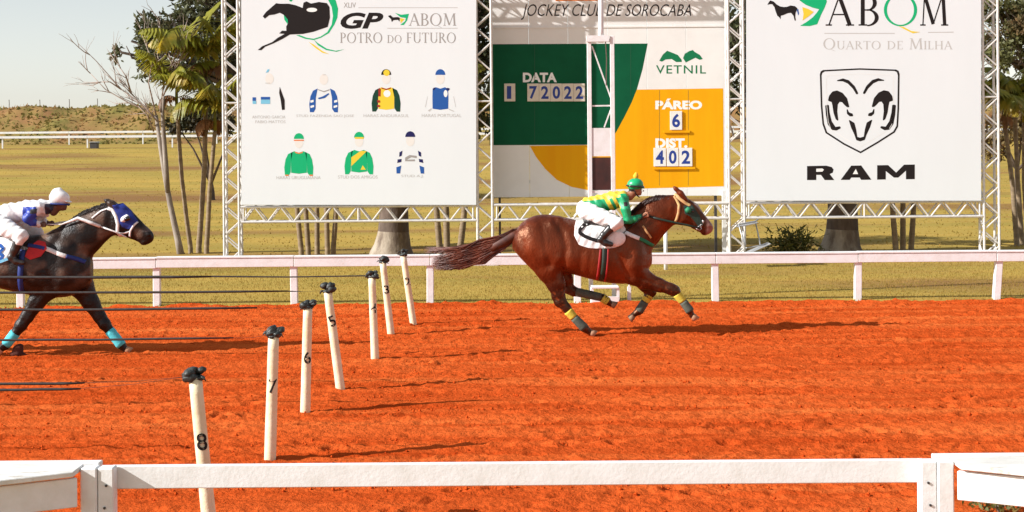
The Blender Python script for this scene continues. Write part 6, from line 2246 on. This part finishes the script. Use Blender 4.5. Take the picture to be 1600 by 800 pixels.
fb.chain([(86, 324, 0, 7), (70, 325, 0, 9)], 3)
fb.F += .9
hand(fb, (67, 350), (.99, .05), -14, 1.0)
hand(fb, (72, 350), (.99, .05), 12, 1.0)
J2.body('body', fb, M['skin'], skin_col((0.13, 0.06, 0.038), (94, 317), 13.6))


def jcol2(u, py, w):
    c = np.tile(np.array((0.80, 0.79, 0.80)), (len(u), 1))
    sl = (u < 64) & (u > 41) & (np.abs(w) > 14.5) & (py > 322) & (py < 352)
    c[sl] = (0.015, 0.045, 0.34)
    dk = (np.abs(u - 60) < 5) & (np.abs(py - 329) < 3.4) & (w < -15)
    c[dk] = (0.03, 0.03, 0.035)
    neck = (u > 74) & (py > 318)
    c[neck] = (0.03, 0.03, 0.06)
    return c


fj = Field(lo, hi, .95)
fj.chain([(-3, 336, 0, 14.6, 1.05)] + torso2[1:] + [(78, 323, 0, 9.5, 1.0)], 5)
for s in (-1, 1): fj.cap((48, 327, s * 9), (64, 324, s * 13), 10, 9.4, 1, 4)
for L in arms2: fj.chain(L[:-1] + [(65, 350, L[-1][2], 5.2)], 2.5)
fj.F += 0.85 * np.sin(fj.ax[0][:, None, None] * .5 + fj.ax[2][None, None, :] * .35) * np.cos(fj.ax[1][None, :, None] * .28)
J2.body('jacket', fj, M['silk'], jcol2)
fj = Field(lo, hi, .95)
fj.chain([(-8, 341, 0, 16.2, 1.1), (6, 338, 0, 14.4, 1.05)], 4)
for L in legs2: fj.chain(L, 4)
for L in shin2: fj.chain([(L[0][0], L[0][1], L[0][2], 9.2), (L[1][0], L[1][1] + 1, L[1][2], 8)], 2)
fj.F -= .2
fj.F += .4 * np.sin(fj.ax[0][:, None, None] * .4 - fj.ax[2][None, None, :] * .5)
J2.body('breeches', fj, M['cloth_white'])
for L, s in zip(shin2, (-1, 1)):
    fj = Field(lo, hi, .95)
    fj.chain([(L[1][0] - 1, L[1][1] + 2, L[1][2], 7.8)] + [(p[0], p[1], p[2], p[3] + .6) for p in L[2:]], 2)
    fj.chain([(31, 399, s * 43, 6), (38, 405, s * 43, 5), (48, 407, s * 43, 4)], 2)
    J2.body('boot', fj, M['boot'])
fh = Field((70, -20, -326), (122, 20, -286), .65)
fh.ell((93, 309, 0), 16, 13, 11.8, -.12, 1)
fh.ell((90, 300, 0), 9, 7, 6.5, 0, 3)
fh.ell((93, 296, 0), 3, 3, 2.8, 0, 2)
fh.ell((106, 314.5, 0), 6, 10, 1.6, -.3, 1.5)
fh.F = np.maximum(fh.F, -(fh.ax[2] + 318)[None, None, :] + .10 * (fh.ax[0] - 92)[:, None, None] * -1)
J2.body('helmet', fh, M['gloss_white'])
J2.tubes('goggles', [([(93.5 + 14.6 * math.cos(a * .2618), 318.5 + .9 * math.cos(a * .2618), 12.4 * math.sin(a * .2618)) for a in range(25)], [1.5] * 25)], M['strap_blue'], 6)

# dark clod thrown up under the trailing horse
cpos = G(29, 556)
fk = Figure('dirt_lump', cpos.y, (29, 556), 'dark lump of earth lying on the track under the left horse', 'dirt lump')
fl_ = Field((15, -12, -560), (45, 12, -532), .8)
fl_.ell((28, 547, 0), 8.5, 7, 8.5, 0, 2); fl_.ell((31, 541, 1), 5, 5, 4, 0, 2); fl_.ell((26, 553, -1), 10, 7, 4, 0, 3); fl_.ell((35, 554, 0), 7, 4, 2.5, 0, 2)
fk.body('lump', fl_, pm('dark_earth', (0.09, 0.022, 0.012), (0.05, 0.014, 0.009), scale=9, rough=.95, bump=.8, bscale=20))
